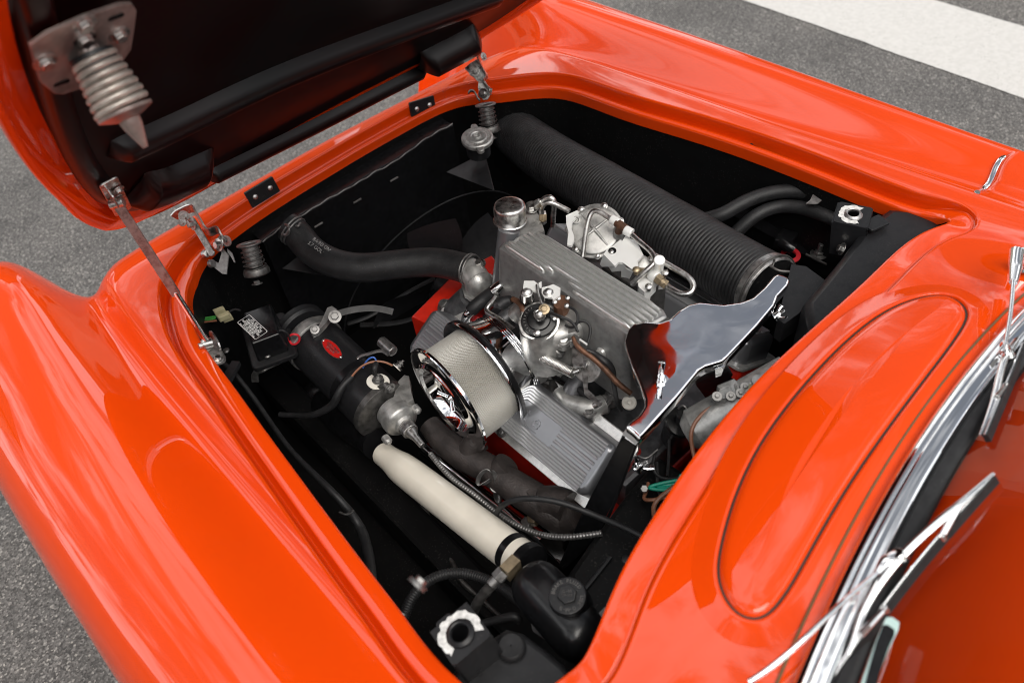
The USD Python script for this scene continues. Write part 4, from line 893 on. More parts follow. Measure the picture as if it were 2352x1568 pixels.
# --- air cleaner: chrome end plate, wire-meshed filter, back plate and horn
AX = unit(V(-1, .066, -.03)); ao = CAM + ray(1087, 980) * ((-.395 - CAM[0]) / ray(1087, 980)[0]); ao = P(1087, 980, .69)
R0 = .1005
M = frame(ao, AX, (0, 1, 0)) @ np.diag([1.17, 1.17, 1.08, 1])
ac = obj('air_cleaner', lathe([(.0, -.0185), (.012, -.0188), (.040, -.0205), (.050, -.0195), (.0555, -.014), (.060, .001), (.068, .0045), (.071, .002), (.074, -.002), (.080, -.003), (.094, -.0045), (.0985, -.002), (R0, -.004), (R0 - .001, -.009), (.094, -.012)], M, 96), 'chrome', car, smooth=50, label='round chrome air cleaner with cream mesh filter, lying on its side')
# wing nut
ao_ = ao; ao = ao - AX * .010
wnut = cat(lathe([(0, .010), (.004, .010), (.006, .004), (.0085, .0), (.0085, -.004)], frame(ao - AX * .006, AX), 18), tube([ao - AX * .004, ao - AX * -.004 + V(0, .012, .007), ao + AX * .010 + V(0, .021, .012)], [.004, .0045, .0055], 10, 12, flat=.5), tube([ao - AX * .004, ao + AX * .004 + V(0, -.012, -.007), ao + AX * .010 + V(0, -.021, -.012)], [.004, .0045, .0055], 10, 12, flat=.5))
ao = ao_
obj('wing_nut', wnut, 'chrome', ac, smooth=60)
LF = .086; RF = .0865
NPL = 130
a_ = np.arange(NPL * 2) * math.pi / NPL; rr = RF - .0050 + .0050 * (np.arange(NPL * 2) % 2) * .9
rows = [np.stack([rr * np.cos(a_), rr * np.sin(a_), np.full(NPL * 2, z)], -1) for z in np.linspace(-.008, -.008 - LF, 3)]
fe = obj('filter', xf(grid(np.stack(rows), False, True), M), 'filter_paper', ac, smooth=False)
# diagonal wire mesh round the paper
wires = []
NW = 150
for sgn in (1, -1):
    for i in range(NW):
        a0 = 2 * math.pi * i / NW; tt = np.linspace(0, 1, 9); an = a0 + sgn * tt * LF / RF * .62; c = np.stack([(RF + .0012) * np.cos(an), (RF + .0012) * np.sin(an), -.008 - tt * LF], -1)
        rad_ = np.stack([np.cos(an), np.sin(an), 0 * an], -1); tg = np.gradient(c, axis=0); sd = np.cross(tg, rad_); sd /= np.linalg.norm(sd, axis=1, keepdims=True); w = .00050
        wires.append(np.stack([c - sd * w, c + rad_ * w * .9, c + sd * w], 0))
vs = np.concatenate([w.reshape(-1, 3) for w in wires]); f1 = grid(wires[0]).faces; fs = np.concatenate([f1 + 27 * k for k in range(len(wires))])
obj('wire_mesh', xf(tri(vs, fs), M), 'mesh_wire', fe, smooth=False, kind='stuff')
Zb = -.008 - LF
obj('back_plate', lathe([(.06, Zb + .004), (.088, Zb + .004), (.0935, Zb + .002), (.0990, Zb + .008), (.1040, Zb + .012), (.1055, Zb + .009), (.1040, Zb - .001), (.097, Zb - .006), (.07, Zb - .008)], M, 96), 'black_gloss', ac, smooth=50)
obj('rim', lathe([(.1042, Zb + .0126), (.1058, Zb + .0105), (.1056, Zb + .0080)], M, 96), 'chrome', ac, smooth=50)
obj('horn', lathe([(.094, Zb - .004), (.092, Zb - .012), (.086, Zb - .028), (.082, Zb - .045), (.080, Zb - .052), (.081, Zb - .055), (.0785, Zb - .058), (.06, Zb - .060)], M, 96), 'chrome', ac, smooth=60)
for k in range(4): obj('bead', lathe([(.0835 - k * .0012, Zb - .041 - k * .0045), (.0845 - k * .0012, Zb - .0425 - k * .0045), (.0828 - k * .0012, Zb - .044 - k * .0045)], M, 96), 'chrome', ac, smooth=60)

# --- air meter
_q0 = q
def q(pts, z=0, _d=.042): return _q0([(p[0], p[1], (p[2] if len(p) > 2 else z) + _d) for p in pts], 0)
am = obj('air_meter', cat(tube([P(1316, 800, .815), P(1325, 832, .785), P(1340, 872, .735)], [.037, .041, .046], 28, 16), tube([P(1330, 822, .795), P(1375, 815, .80), P(1405, 800, .80)], [.030, .028, .024], 22, 14),
         tube([P(1290, 770, .805), P(1275, 760, .80), P(1262, 772, .785)], [.02, .018, .02], 18, 12), tube([P(1338, 850, .755), P(1318, 866, .735), P(1298, 878, .715)], [.03, .040, .050], 26, 14), tube([P(1355, 850, .74), P(1375, 868, .73), P(1362, 905, .70)], [.026, .022, .02], 18, 12)), 'cast_alu', car, smooth=45, label='grey cast air meter with levers, spring and dark round choke cap')
co, cn = P(1316, 784, .835), unit(V(-.28, -.30, .9)); M = frame(co, cn, RT)
obj('cap_ring', lathe([(.036, -.012), (.0385, -.004), (.0375, .001), (.0335, .0015), (.033, -.001), (0, -.001)], M, 48), 'zinc', am)
ck = obj('choke_cap', cat(lathe([(.0325, -.0005), (.0325, .006), (.031, .0085), (.022, .009), (.020, .012), (.012, .013), (0, .013)], M, 64)), 'black_gloss', am)
for i in range(9): 
    th = .4 + i * .24; obj('mark', xf(trimesh.creation.box((.0008, .0035, .0005)), M @ trimesh.transformations.translation_matrix([.0265 * math.cos(th + 1.7), .0265 * math.sin(th + 1.7), .0092]) @ trimesh.transformations.rotation_matrix(th + 1.7 - math.pi / 2, [0, 0, 1])), 'dull_steel', ck, smooth=False)
for p in ((1288, 766), (1352, 778), (1311, 812)): obj('screw', cat(cyl(P(p[0], p[1], .815), P(p[0], p[1], .84), .0055, 14), screw(P(p[0], p[1], .84), cn, .0068)), 'zinc', am)
obj('lever', cat(poly_sheet(q([(680, 500), (700, 475), (790, 490), (825, 480), (815, 540), (790, 570), (740, 590), (700, 560)], .822), .003)), 'zinc', am)
obj('shaft', cat(cyl(q([(745, 530)], .80)[0], q([(745, 528)], .818)[0], .010, 20), screw(q([(748, 517)], .824)[0], cn, .006)), 'zinc', am)
obj('link_rod', tube(q([(720, 200, .835), (725, 260, .833), (755, 360, .828), (790, 470, .824)], 0), .0024, 10, 20), 'zinc', am)
obj('rod_end', cat(cyl(q([(797, 478)], .818)[0], q([(797, 462)], .828)[0], .006, 14), hexnut(q([(800, 470)], .826)[0], cn, .006, .004)), 'brass', am)
obj('lever_plate', poly_sheet(q([(580, 158), (690, 158), (745, 200), (742, 245), (725, 280), (665, 268), (655, 330), (558, 322)], .83), .003), 'white_zinc', am, smooth=25)
obj('lever_plate', poly_sheet(q([(775, 232), (850, 215), (900, 195), (978, 235), (975, 320), (900, 370), (885, 345), (800, 335), (772, 290)], .832), .003), 'white_zinc', am, smooth=25)
obj('tab', poly_sheet(q([(738, 180), (772, 165), (775, 225), (750, 235)], .842), .002), 'white_zinc', am)
for p, r in (((608, 290), .0115), ((845, 285), .010)):
    o = q([p], .832)[0]; obj('stud', cat(cyl(o - V(0, 0, .018), o + cn * .003, r, 22), screw(o + cn * .003, cn, r * .72)), 'zinc', am)
o = q([(608, 330)], .815)[0]; obj('bush', cyl(o - V(0, 0, .02), o, .0135, 20), 'rubber', am)
obj('diaphragm', cat(poly_sheet(q([(895, 385), (985, 310), (1065, 330), (1075, 375), (1050, 430), (1000, 470), (940, 460), (905, 430)], .822), .022)), 'copper_rust', am, smooth=20)
for p in ((915, 390), (1055, 345), (1045, 430), (955, 350)): obj('screw', screw(q([p], .824)[0], cn, .0048), 'zinc', am)
obj('red_tag', poly_sheet(q([(950, 470), (1000, 468), (985, 492)], .812), .004), 'red_plastic', am, smooth=False)
bx = q([(1080, 400), (1150, 420), (1165, 600), (1060, 640), (1020, 560)], .80)
obj('housing', poly_sheet(bx, .05), 'cast_alu', am, smooth=25)
obj('pipe', tube(q([(590, 560, .79), (570, 480, .80), (530, 400, .80), (455, 360, .795)], 0), .0058, 12, 30), 'copper_rust', am)
obj('boot', tube(q([(310, 430, .785), (370, 390, .79), (440, 365, .795)], 0), [.013, .012, .0085], 14, 14), 'rubber', am)
for p in ([(835, 510, .815), (900, 520, .82), (1010, 560, .82), (1110, 620, .81), (1170, 720, .80)], [(1060, 440, .82), (1150, 500, .82), (1160, 620, .81), (1100, 670, .80), (1030, 640, .80)], [(1130, 640, .80), (1220, 600, .805), (1290, 640, .80), (1300, 740, .79), (1270, 850, .78)]):
    obj('wire', tube(q(p, 0), .0026, 8, 40), 'rubber', am)
for p in ((940, 760), (1060, 690), (1090, 760), (1010, 800)):
    o = q([p], .765)[0]; obj('boss', cat(cyl(o - V(0, 0, .02), o, .013, 18), hexnut(o, unit(V(-.3, -.4, .8)), .009, .006)), 'cast_alu', am)
o0, o1 = q([(975, 900)], .742)[0], q([(870, 990)], .722)[0]
obj('plug', cat(cyl(o0, o1, .0145, 24), *[xf(lathe([(.0145, 0), (.0158, .0015), (.0145, .003)], None, 24), frame(o0 + (o1 - o0) * (.3 + .13 * k), o1 - o0)) for k in range(4)]), 'dull_steel', am)
obj('return_spring', helix(q([(785, 1000)], .735)[0], q([(1120, 1168)], .745)[0], .0085, 24, .0016, 14, 6), 'zinc', am, smooth=True)
obj('spring_end', cat(cyl(q([(1120, 1165)], .745)[0], q([(1190, 1130)], .75)[0], .0055, 12), tube(q([(1180, 1130, .75), (1210, 1110, .752), (1225, 1140, .75)], 0), .002, 8, 14)), 'zinc', am)
lv = obj('throttle_lever', cat(poly_sheet(q([(1105, 760), (1130, 735), (1190, 770), (1200, 900), (1225, 1010), (1230, 1090), (1200, 1090), (1110, 1060)], .785), .003), poly_sheet(q([(1195, 1085), (1240, 1070), (1285, 1150), (1275, 1340), (1425, 1490), (1395, 1520), (1240, 1390), (1215, 1200)], .762), .003)), 'steel', car, smooth=25, label='grey metal throttle lever between plenum and valve cover')
obj('disc', cat(lathe([(0, .003), (.026, .003), (.028, .001), (.028, -.002)], frame(q([(1275, 1100)], .755)[0], unit(V(-.7, -.2, .6))), 32), cyl(q([(1265, 1085)], .755)[0], q([(1230, 1070)], .765)[0], .007, 14)), 'steel', lv)
obj('pin', cat(cyl(q([(1345, 1530)], .745)[0], q([(1400, 1495)], .752)[0], .006, 14), screw(q([(1400, 1495)], .755)[0], (-.3, -.2, 1), .006)), 'zinc', lv)
obj('throttle_rod', tube(q([(1115, 770, .80), (1150, 850, .795), (1220, 920, .79), (1400, 1060, .775), (1600, 1270, .755), (1750, 1390, .74)], 0), [.0035, .0048, .0048, .0055, .0055, .005], 12, 50), 'copper_rust', car, label='rusty brown rod slanting from the throttle lever')
obj('bracket', poly_sheet(q([(1180, 800), (1195, 790), (1275, 845), (1268, 862)], .80), .002), 'white_zinc', lv)
obj('cable', tube(q([(1260, 915, .79), (1350, 950, .785), (1440, 1020, .78), (1530, 1110, .765), (1560, 1260, .745), (1600, 1480, .72), (1640, 1570, .70)], 0), [.0035, .005, .0075, .0065, .0045, .004, .004], 10, 50), 'rubber', car)

q = _q0
# --- fuel meter on the right of the plenum
q2 = crop(1300, 480, 4.9)
fo_, fnn = P(1452, 562, .845), unit(V(-.45, -.25, .85)); M = frame(fo_, fnn, RT)
fm = obj('fuel_meter', cat(lathe([(.0, -.06), (.050, -.06), (.054, -.016), (.0575, -.013), (.0575, -.004), (.052, -.002), (.050, .002), (.044, .0045), (0, .0055)], M, 56)), 'cast_alu', car, smooth=40, label='pale round fuel meter with white bracket and fuel pipes')
xx = math.pi / 5
for k in range(4):
    d = V(math.cos(xx + k * math.pi / 2), math.sin(xx + k * math.pi / 2), 0); obj('rib', xf(tube([d * .003 + V(0, 0, .006), d * .022 + V(0, 0, .0055), d * .043 + V(0, 0, .0035)], [.0035, .0028, .002], 8, 8), M), 'cast_alu', fm)
for k in range(7):
    th = k * 2 * math.pi / 7 + .3; o = (M @ np.r_[.054 * math.cos(th), .054 * math.sin(th), -.002, 1])[:3]; obj('screw', cat(cyl(o - fnn * .012, o + fnn * .001, .0075, 16), screw(o + fnn * .001, fnn, .0058)), 'zinc', fm)
o = (M @ np.r_[-.036, .022, .004, 1])[:3]; obj('port', lathe([(.008, 0), (.0085, .004), (.0065, .005), (.005, .004), (.0045, 0)], frame(o, fnn), 20), 'cast_alu', fm)
bl = q2([(400, 225), (520, 170), (640, 115), (685, 150), (600, 205), (535, 240), (480, 300), (470, 390), (500, 470), (500, 520), (470, 590), (415, 575), (430, 420), (405, 330)], .862)
obj('side_bracket', poly_sheet(bl, .004), 'white_zinc', fm, smooth=20)
obj('cover_bracket', poly_sheet(q2([(890, 630), (960, 590), (1050, 515), (1075, 530), (1110, 465), (1250, 540), (1330, 700), (1260, 770), (1270, 850), (1210, 885), (1130, 850), (1080, 790), (1030, 785), (990, 835), (850, 690)], .868), .004), 'white_zinc', fm, smooth=20)
fl_ = q2([(850, 690, .868), (990, 835, .868), (1030, 785, .868), (1080, 790, .868), (1130, 850, .868), (1210, 885, .868), (1180, 950, .835), (1145, 1010, .81), (1060, 960, .82), (1060, 890, .835), (950, 900, .83), (900, 830, .845), (830, 840, .83), (805, 810, .835)], 0)
obj('flap', cat(fan(fl_)), 'white_zinc', fm, smooth=60)
obj('hole', lathe([(0, .0005), (.0075, .0005), (.0078, -.001)], frame(q2([(955, 645)], .8695)[0], V(-.1, -.1, 1)), 20), 'black_gloss', fm)
obj('screw', screw(q2([(948, 658)], .871)[0], V(-.1, -.1, 1), .0042), 'zinc', fm)
obj('body', cat(poly_sheet(q2([(830, 830), (900, 700), (1250, 760), (1560, 850), (1600, 1000), (1400, 1130), (1180, 1050)], .82), .09)), 'dark_steel', fm, smooth=20)
obj('valve_casting', cat(poly_sheet(q2([(1260, 1020), (1340, 930), (1420, 880), (1520, 900), (1560, 860), (1600, 900), (1590, 960), (1500, 980), (1420, 1060), (1410, 1110), (1340, 1140), (1270, 1080)], .838), .03)), 'white_zinc', fm, smooth=20)
obj('valve_plate', poly_sheet(q2([(1250, 860), (1310, 800), (1380, 720), (1430, 740), (1440, 800), (1340, 880), (1270, 930)], .85), .01), 'brass', fm, smooth=20)
obj('seal', lathe([(0, .003), (.010, .003), (.016, .001), (.017, -.002)], frame(q2([(1300, 800)], .852)[0], fnn), 24), 'cast_alu', fm)
obj('cap', cat(cyl(q2([(1495, 890)], .84)[0], q2([(1520, 755)], .885)[0], .0105, 22)), 'white_zinc', fm)
a0_, b0_ = q2([(1420, 920)], .845)[0], q2([(1490, 975)], .845)[0]
obj('spigot', cyl(a0_, b0_, .0115, 20), 'white_zinc', fm)
c0_, d0_ = q2([(1485, 970)], .845)[0], q2([(1545, 1015)], .842)[0]
obj('union', cat(cyl(c0_, d0_, .0105, 6), cyl(d0_, q2([(1580, 1045)], .84)[0], .0085, 14), cyl(q2([(1570, 1035)], .84)[0], q2([(1605, 1060)], .838)[0], .0095, 6)), 'brass', fm)
for p, z in (((1240, 875), .872), ((1590, 910), .85), ((1390, 1075), .848), ((1425, 740), .86)): 
    o = q2([p], z)[0]; obj('screw', cat(cyl(o - V(0, 0, .01), o, .0045, 12), screw(o, V(-.2, -.1, 1), .007), xf(trimesh.creation.box((.012, .0012, .001)), frame(o + V(0, 0, .0045), (0, 0, 1)))), 'brass' if p[0] < 1300 else 'zinc', fm)
pipe = obj('fuel_pipe', tube(q2([(600, 720, .82), (612, 640, .83), (640, 420, .86), (690, 225, .885), (735, 175, .892), (800, 182, .893), (870, 225, .89), (950, 275, .887)], 0), .0052, 14, 80), 'zinc', car, label='thin silvery fuel pipes looping over the fuel meter')
obj('tee', cyl(q2([(940, 268)], .887)[0], q2([(1035, 318)], .885)[0], .0095, 22), 'white_zinc', pipe)
obj('tee', cyl(q2([(1105, 395)], .882)[0], q2([(1190, 440)], .880)[0], .0095, 22), 'white_zinc', pipe)
obj('connector', cat(cyl(q2([(1000, 305)], .886)[0], q2([(1130, 395)], .882)[0], .0085, 20), cyl(q2([(1060, 350)], .884)[0], q2([(1030, 420)], .862)[0], .0082, 18)), 'copper_rust', pipe)
obj('boss', cyl(q2([(1035, 400)], .865)[0], q2([(1030, 460)], .845)[0], .0115, 22), 'cast_alu', fm)
obj('pipe', tube(q2([(1180, 445, .88), (1290, 545, .88), (1400, 640, .88), (1458, 720, .878), (1460, 780, .875), (1400, 850, .868), (1300, 940, .855), (1190, 1050, .835)], 0), .0052, 14, 80), 'zinc', pipe)
obj('pipe', tube(q2([(1470, 705, .862), (1600, 800, .86), (1780, 905, .858), (1890, 990, .855), (1925, 1070, .85), (1890, 1145, .845), (1800, 1165, .842), (1690, 1120, .84), (1595, 1055, .838)], 0), .0056, 14, 90), 'zinc', pipe)
obj('pipe', tube(q2([(110, 205, .85), (105, 150, .862), (130, 95, .872), (190, 70, .878), (280, 95, .875), (440, 175, .868)], 0), .0056, 14, 60), 'zinc', pipe)
obj('pipe', tube(q2([(80, 80, .872), (140, 30, .88), (205, 8, .885), (250, 45, .88), (258, 120, .86), (245, 350, .79)], 0), .0056, 14, 60), 'zinc', pipe)
obj('union', cat(cyl(q2([(30, 105)], .87)[0], q2([(100, 65)], .876)[0], .010, 6), cyl(q2([(120, 200)], .845)[0], q2([(125, 300)], .80)[0], .009, 6)), 'zinc', pipe)

# --- large corrugated air duct
dpx = [(1200, 262, .66), (1245, 312, .67), (1335, 382, .69), (1440, 445, .71), (1560, 517, .735), (1680, 590, .745), (1800, 664, .755), (1872, 706, .765)]
dc = spline([P(*p) for p in dpx], 1400)
dl = np.r_[0, np.cumsum(np.linalg.norm(np.diff(dc, axis=0), axis=1))]; NR = int(dl[-1] / .0092)
c = np.stack([np.interp(np.linspace(0, dl[-1], NR * 10), dl, dc[:, k]) for k in range(3)], -1)
ph = np.arange(NR * 10) / 10.0; R_ = .0655 + .0026 * (np.abs(np.sin(math.pi * ph)) ** .7) + .0012 * (meshkit.noise(np.c_[ph * .12, ph * 0, ph * 0], 8) - .5)
R_ *= np.interp(np.linspace(0, 1, NR * 10), [0, .06, .25, .6, 1], [.80, .92, .98, 1.0, 1.04])
obj('air_duct', tube(c, R_, 44, smooth=False), 'duct_rubber', car, smooth=True, label='fat black corrugated air duct running back along the right side')
e0, e1 = P(1868, 703, .765), P(1905, 726, .77); ax_ = unit(e1 - e0); M = frame(e0, ax_)
ob = obj('duct_collar', lathe([(.070, -.012), (.0715, -.010), (.0715, .008), (.070, .012), (.067, .014)], M, 60), 'steel', car, label='bright metal collar on the rear end of the corrugated duct')
obj('rear_bracket', poly_sheet(np.array([P(*p, .815) for p in ((1932, 645), (1968, 650), (2020, 688), (1985, 725), (1950, 765), (1915, 790), (1898, 778), (1918, 705))]), .05), 'black_satin', ob, smooth=25)
cl = [(e0 + M[:3, 0] * .0735 * math.cos(t) + M[:3, 1] * .0735 * math.sin(t) + ax_ * .006) for t in np.linspace(0, 6.283, 60, endpoint=False)]
obj('clamp', tube(np.array(cl), .0022, 8, closed=True, smooth=False), 'dark_steel', ob)
obj('clamp_wire', cat(tube([P(1884, 655, .845), P(1890, 638, .855), P(1890, 632, .86)], .0022, 8, 14), tube([P(1880, 648, .85), P(1900, 660, .85), P(1927, 663, .845)], .0024, 8, 14)), 'dark_steel', ob)
obj('end_cap', lathe([(.067, .018), (.05, .021), (0, .022)], M, 40), 'black_panel', ob)

# --- chrome ignition shielding
spx = [(1524, 830), (1532, 803), (1546, 788), (1573, 782), (1611, 785), (1634, 777), (1657, 756), (1680, 742), (1708, 736), (1737, 739), (1766, 742), (1809, 736), (1837, 725), (1866, 699), (1889, 672), (1898, 667), (1908, 669), (1925, 675), (1929, 684), (1926, 694), (1901, 721), (1893, 743), (1852, 792), (1774, 875), (1766, 881), (1725, 893), (1708, 904), (1651, 973), (1582, 1049), (1562, 1070), (1543, 1052), (1527, 1040), (1535, 1030), (1559, 1012), (1573, 990), (1574, 973), (1561, 935), (1545, 898), (1530, 855)]
SZ = .885; SN_ = unit(V(.045, -.055, 1)); SO = P(1690, 850, SZ)
sq = np.array([PP(*p, SO, SN_) for p in spx])
def splane(xy): return SO[2] - ((xy[:, 0] - SO[0]) * SN_[0] + (xy[:, 1] - SO[1]) * SN_[1]) / SN_[2]
spoly = sg.Polygon(sq[:, :2])
ex = np.array([spoly.exterior.interpolate(t, normalized=True).coords[0] for t in np.linspace(0, 1, 260, endpoint=False)])
def sring(d):
    g = spoly.buffer(d, 8); g = max(getattr(g, 'geoms', [g]), key=lambda k: k.area).exterior; return np.array([g.interpolate(g.project(sg.Point(*p))).coords[0] for p in ex])
srows = [np.c_[sring(d), splane(sring(d)) + z] for d, z in ((-.003, -.022), (-.001, -.021), (-.0, -.006), (-.0008, -.0022), (-.003, -.0006), (-.005, 0))]
top_in = sg.Polygon(srows[-1][:, :2])
# gently dented sheet metal: interior points carry millimetre waves
gx = np.arange(top_in.bounds[0], top_in.bounds[2], .006); gy = np.arange(top_in.bounds[1], top_in.bounds[3], .006)
inp = np.array([(x, y) for x in gx for y in gy if top_in.buffer(-.004).contains(sg.Point(x, y))])
allp = np.vstack([srows[-1][:, :2], inp]); from scipy.spatial import Delaunay
dt = Delaunay(allp); f = dt.simplices; cen = allp[f].mean(1); keep = np.array([top_in.contains(sg.Point(*c_)) for c_ in cen]); f = f[keep]
zz = splane(allp); dist = np.array([top_in.exterior.distance(sg.Point(*p)) for p in allp]); w = np.clip(dist / .02, 0, 1)
zz += w * (.0016 * (meshkit.fbm(np.c_[allp * 14, allp[:, :1] * 0], 2, 11) - .5))
a2 = np.cross(allp[f[:, 1]] - allp[f[:, 0]], allp[f[:, 2]] - allp[f[:, 0]]); f[a2 < 0] = f[a2 < 0][:, ::-1]
top_m = tri(np.c_[allp, zz], f)
sh = obj('ignition_shield', cat(grid(np.stack(srows), False, True), top_m), 'shield_chrome', car, smooth=40, label='mirror-bright chrome ignition shield over the rear of the engine')
def wingnut(o, ax, r=.007, par=None, s=1.0, roll=0.0):
    M = frame(o, ax); k = math.cos(roll); j = math.sin(roll); u = M[:3, 0] * k + M[:3, 1] * j
    return obj('wing_nut', cat(lathe([(0, .012 * s), (r * .6, .012 * s), (r * .8, .007 * s), (r, 0), (r * 1.5, -.001)], M, 18), *[tube([o + M[:3, 2] * .003 * s, o + M[:3, 2] * .009 * s + u * sg_ * .011 * s, o + M[:3, 2] * .019 * s + u * sg_ * .019 * s], [.0035 * s, .004 * s, .0055 * s], 10, 12, flat=.5) for sg_ in (1, -1)], cyl(o, o + M[:3, 2] * .022 * s, .0026 * s, 10)), 'chrome', par or sh, smooth=60)
wingnut(PP(1613, 928, SO, SN_), V(-.1, -.1, 1), .009, None, 1.1, .7)
# end bend, side plate and lower shields
obj('end_tab', poly_sheet(np.array([PP(1519, 1060, SO - V(0, 0, .02), SN_), PP(1535, 1036, SO - V(0, 0, .004), SN_), PP(1568, 1064, SO - V(0, 0, .004), SN_), PP(1552, 1086, SO - V(0, 0, .02), SN_)]), .003), 'chrome', sh)
sp_ = np.array([P(1522, 1066, .865), P(1552, 1087, .862), P(1510, 1200, .74), P(1460, 1300, .60), P(1374, 1386, .50), P(1368, 1380, .50), P(1432, 1240, .63), P(1495, 1120, .78)])
obj('side_plate', cat(fan(sp_), tube(sp_[[0, 7, 6, 5]], .003, 8, 40), tube(sp_[[1, 2, 3, 4]], .003, 8, 40)), 'black_gloss', sh, smooth=40)
obj('rear_plate', cat(poly_sheet(np.array([P(1700, 905, .87), P(1770, 880, .87), P(1785, 905, .80), P(1760, 960, .72), P(1720, 965, .72), P(1695, 930, .80)]), .004)), 'black_gloss', sh, smooth=30)
obj('tab', cat(poly_sheet(np.array([P(1745, 900, .872), P(1768, 890, .872), P(1760, 915, .84), P(1745, 918, .84)]), .002)), 'chrome', sh)
wingnut(P(1556, 1142, .80), V(.4, -.3, .5), .007, None, 1.0, 2.2)
wingnut(P(1893, 772, .82), V(.5, -.4, .5), .007, None, .9, .5)
low = obj('plug_wire_shield', cat(tube([P(1040, 1096, .47), P(1205, 1226, .47), P(1392, 1374, .47)], .017, 24, 24), ), 'chrome', car, smooth=50, label='long chrome plug wire shield below the driver side of the engine')
obj('plate', poly_sheet(np.array([P(1316, 1318, .50), P(1350, 1292, .50), P(1414, 1288, .50), P(1373, 1382, .50)]), .004), 'chrome', low)
for p in (((1300, 1312), (1322, 1332)), ((1225, 1262), (1232, 1272))): obj('clip', tube([P(p[0][0] - 14, p[0][1] + 10, .455), P(p[0][0] + 4, p[0][1], .474), P(p[1][0], p[1][1] - 6, .47)], .0045, 8, 14, flat=.5), 'chrome_soft', low)

# --- exhaust manifold, dipstick
qe = crop(900, 950, 3.136)
ex_ = obj('exhaust_manifold', cat(tube(qe([(470, 270, .57), (560, 380, .565), (700, 490, .565), (900, 600, .565), (1100, 730, .565), (1300, 860, .56), (1450, 970, .55), (1560, 1060, .53)], 0), [.024, .027, .030, .030, .031, .033, .034, .030], 22, 70),
     tube(qe([(760, 500, .57), (800, 430, .59), (850, 380, .60)], 0), [.026, .024, .026], 18, 14), tube(qe([(1000, 640, .57), (1060, 570, .59)], 0), [.028, .026], 18, 8), tube(qe([(1340, 860, .57), (1440, 860, .58), (1530, 900, .585)], 0), [.030, .03, .03], 18, 14), tube(qe([(1500, 990, .55), (1600, 960, .57)], 0), [.03, .03], 18, 8)), 'manifold_iron', car, smooth=50, label='brown-black cast iron exhaust manifold below the valve cover')
obj('boss', poly_sheet(qe([(1210, 780), (1245, 745), (1290, 770), (1280, 810), (1240, 825)], .598), .012), 'manifold_iron', ex_)
for p, z in (((1275, 1010), .50), ((1230, 1040), .48)): obj('fitting', cat(cyl(qe([p], z)[0], qe([(p[0] - 25, p[1] - 30)], z + .02)[0], .012, 6)), 'brass' if p[0] > 1250 else 'dull_steel', ex_)
ds = obj('dipstick', cat(tube(qe([(995, 860, .46), (985, 790, .53), (978, 750, .56)], 0), .0085, 14, 14), lathe([(.0085, 0), (.0125, .001), (.0135, .004), (.012, .006), (.003, .0055)], frame(qe([(978, 748)], .56)[0], (-.2, -.3, 1)), 24)), 'dull_steel', car, label='oil dipstick with a looped flat metal handle')
obj('handle', ribbon(qe([(978, 745, .57), (975, 680, .59), (945, 630, .605), (900, 620, .61), (855, 655, .605), (840, 715, .59), (870, 725, .585), (935, 690, .59)], 0), .010, .0016, V(.55, -.2, -.6)), 'dull_steel', ds, smooth=40)
# --- wound speedometer-type cable and plain black cable
tp_ = spline(qe([(470, 490, .60), (640, 680, .60), (800, 800, .60), (960, 930, .60), (1080, 1010, .61), (1250, 1090, .62), (1450, 1130, .64), (1600, 1125, .655), (1785, 1100, .665)], 0), 900)
ll = np.r_[0, np.cumsum(np.linalg.norm(np.diff(tp_, axis=0), axis=1))]; NN = int(ll[-1] / .0058); c = np.stack([np.interp(np.linspace(0, ll[-1], NN * 6), ll, tp_[:, k]) for k in range(3)], -1)
tc_ = obj('tachometer_cable', tube(c, .0046 + .0011 * np.abs(np.sin(math.pi * np.arange(NN * 6) / 6.0)), 12, smooth=False), 'dull_steel', car, smooth=True, label='grey spiral-wound cable from the tachometer drive')
obj('black_cable', tube(qe([(985, 1060, .56), (970, 1010, .60), (980, 950, .64), (1030, 885, .68), (1120, 845, .70), (1250, 835, .71), (1450, 862, .71), (1700, 950, .70), (2000, 1080, .70), (2260, 1225, .70)], 0), .0052, 14, 90), 'rubber', car, label='smooth black cable arching over the exhaust manifold')

# --- generator with tachometer drive
ga, gb = P(772, 842, .60), P(935, 1000, .585); gx_ = unit(gb - ga); GL = np.linalg.norm(gb - ga); gr = .064
M = frame(ga, gx_)
gen = obj('generator', lathe([(0, 0), (gr * .9, 0), (gr, .006), (gr, GL - .02), (gr * .985, GL - .008), (gr * .9, GL), (0, GL)], M, 56), 'black_satin', car, smooth=40, label='black cylindrical generator with a red oval badge')
obj('end_frame', lathe([(gr * .5, -.035), (gr * .9, -.030), (gr + .004, -.016), (gr + .004, .004), (gr, .006)], M, 56), 'cast_alu', gen, smooth=40)
obj('band', lathe([(gr, GL * .60), (gr + .0018, GL * .605), (gr + .0018, GL * .67), (gr, GL * .675)], M, 56), 'black_gloss', gen, smooth=40)
obj('end_plate', lathe([(gr, GL - .012), (gr + .003, GL - .010), (gr + .003, GL + .004), (gr * .8, GL + .012), (0, GL + .014)], M, 56), 'dark_steel', gen, smooth=40)
obj('pulley', lathe([(0, -.075), (.05, -.075), (.066, -.070), (.054, -.062), (.066, -.054), (.060, -.048), (.02, -.045)], M, 48), 'black_satin', gen)
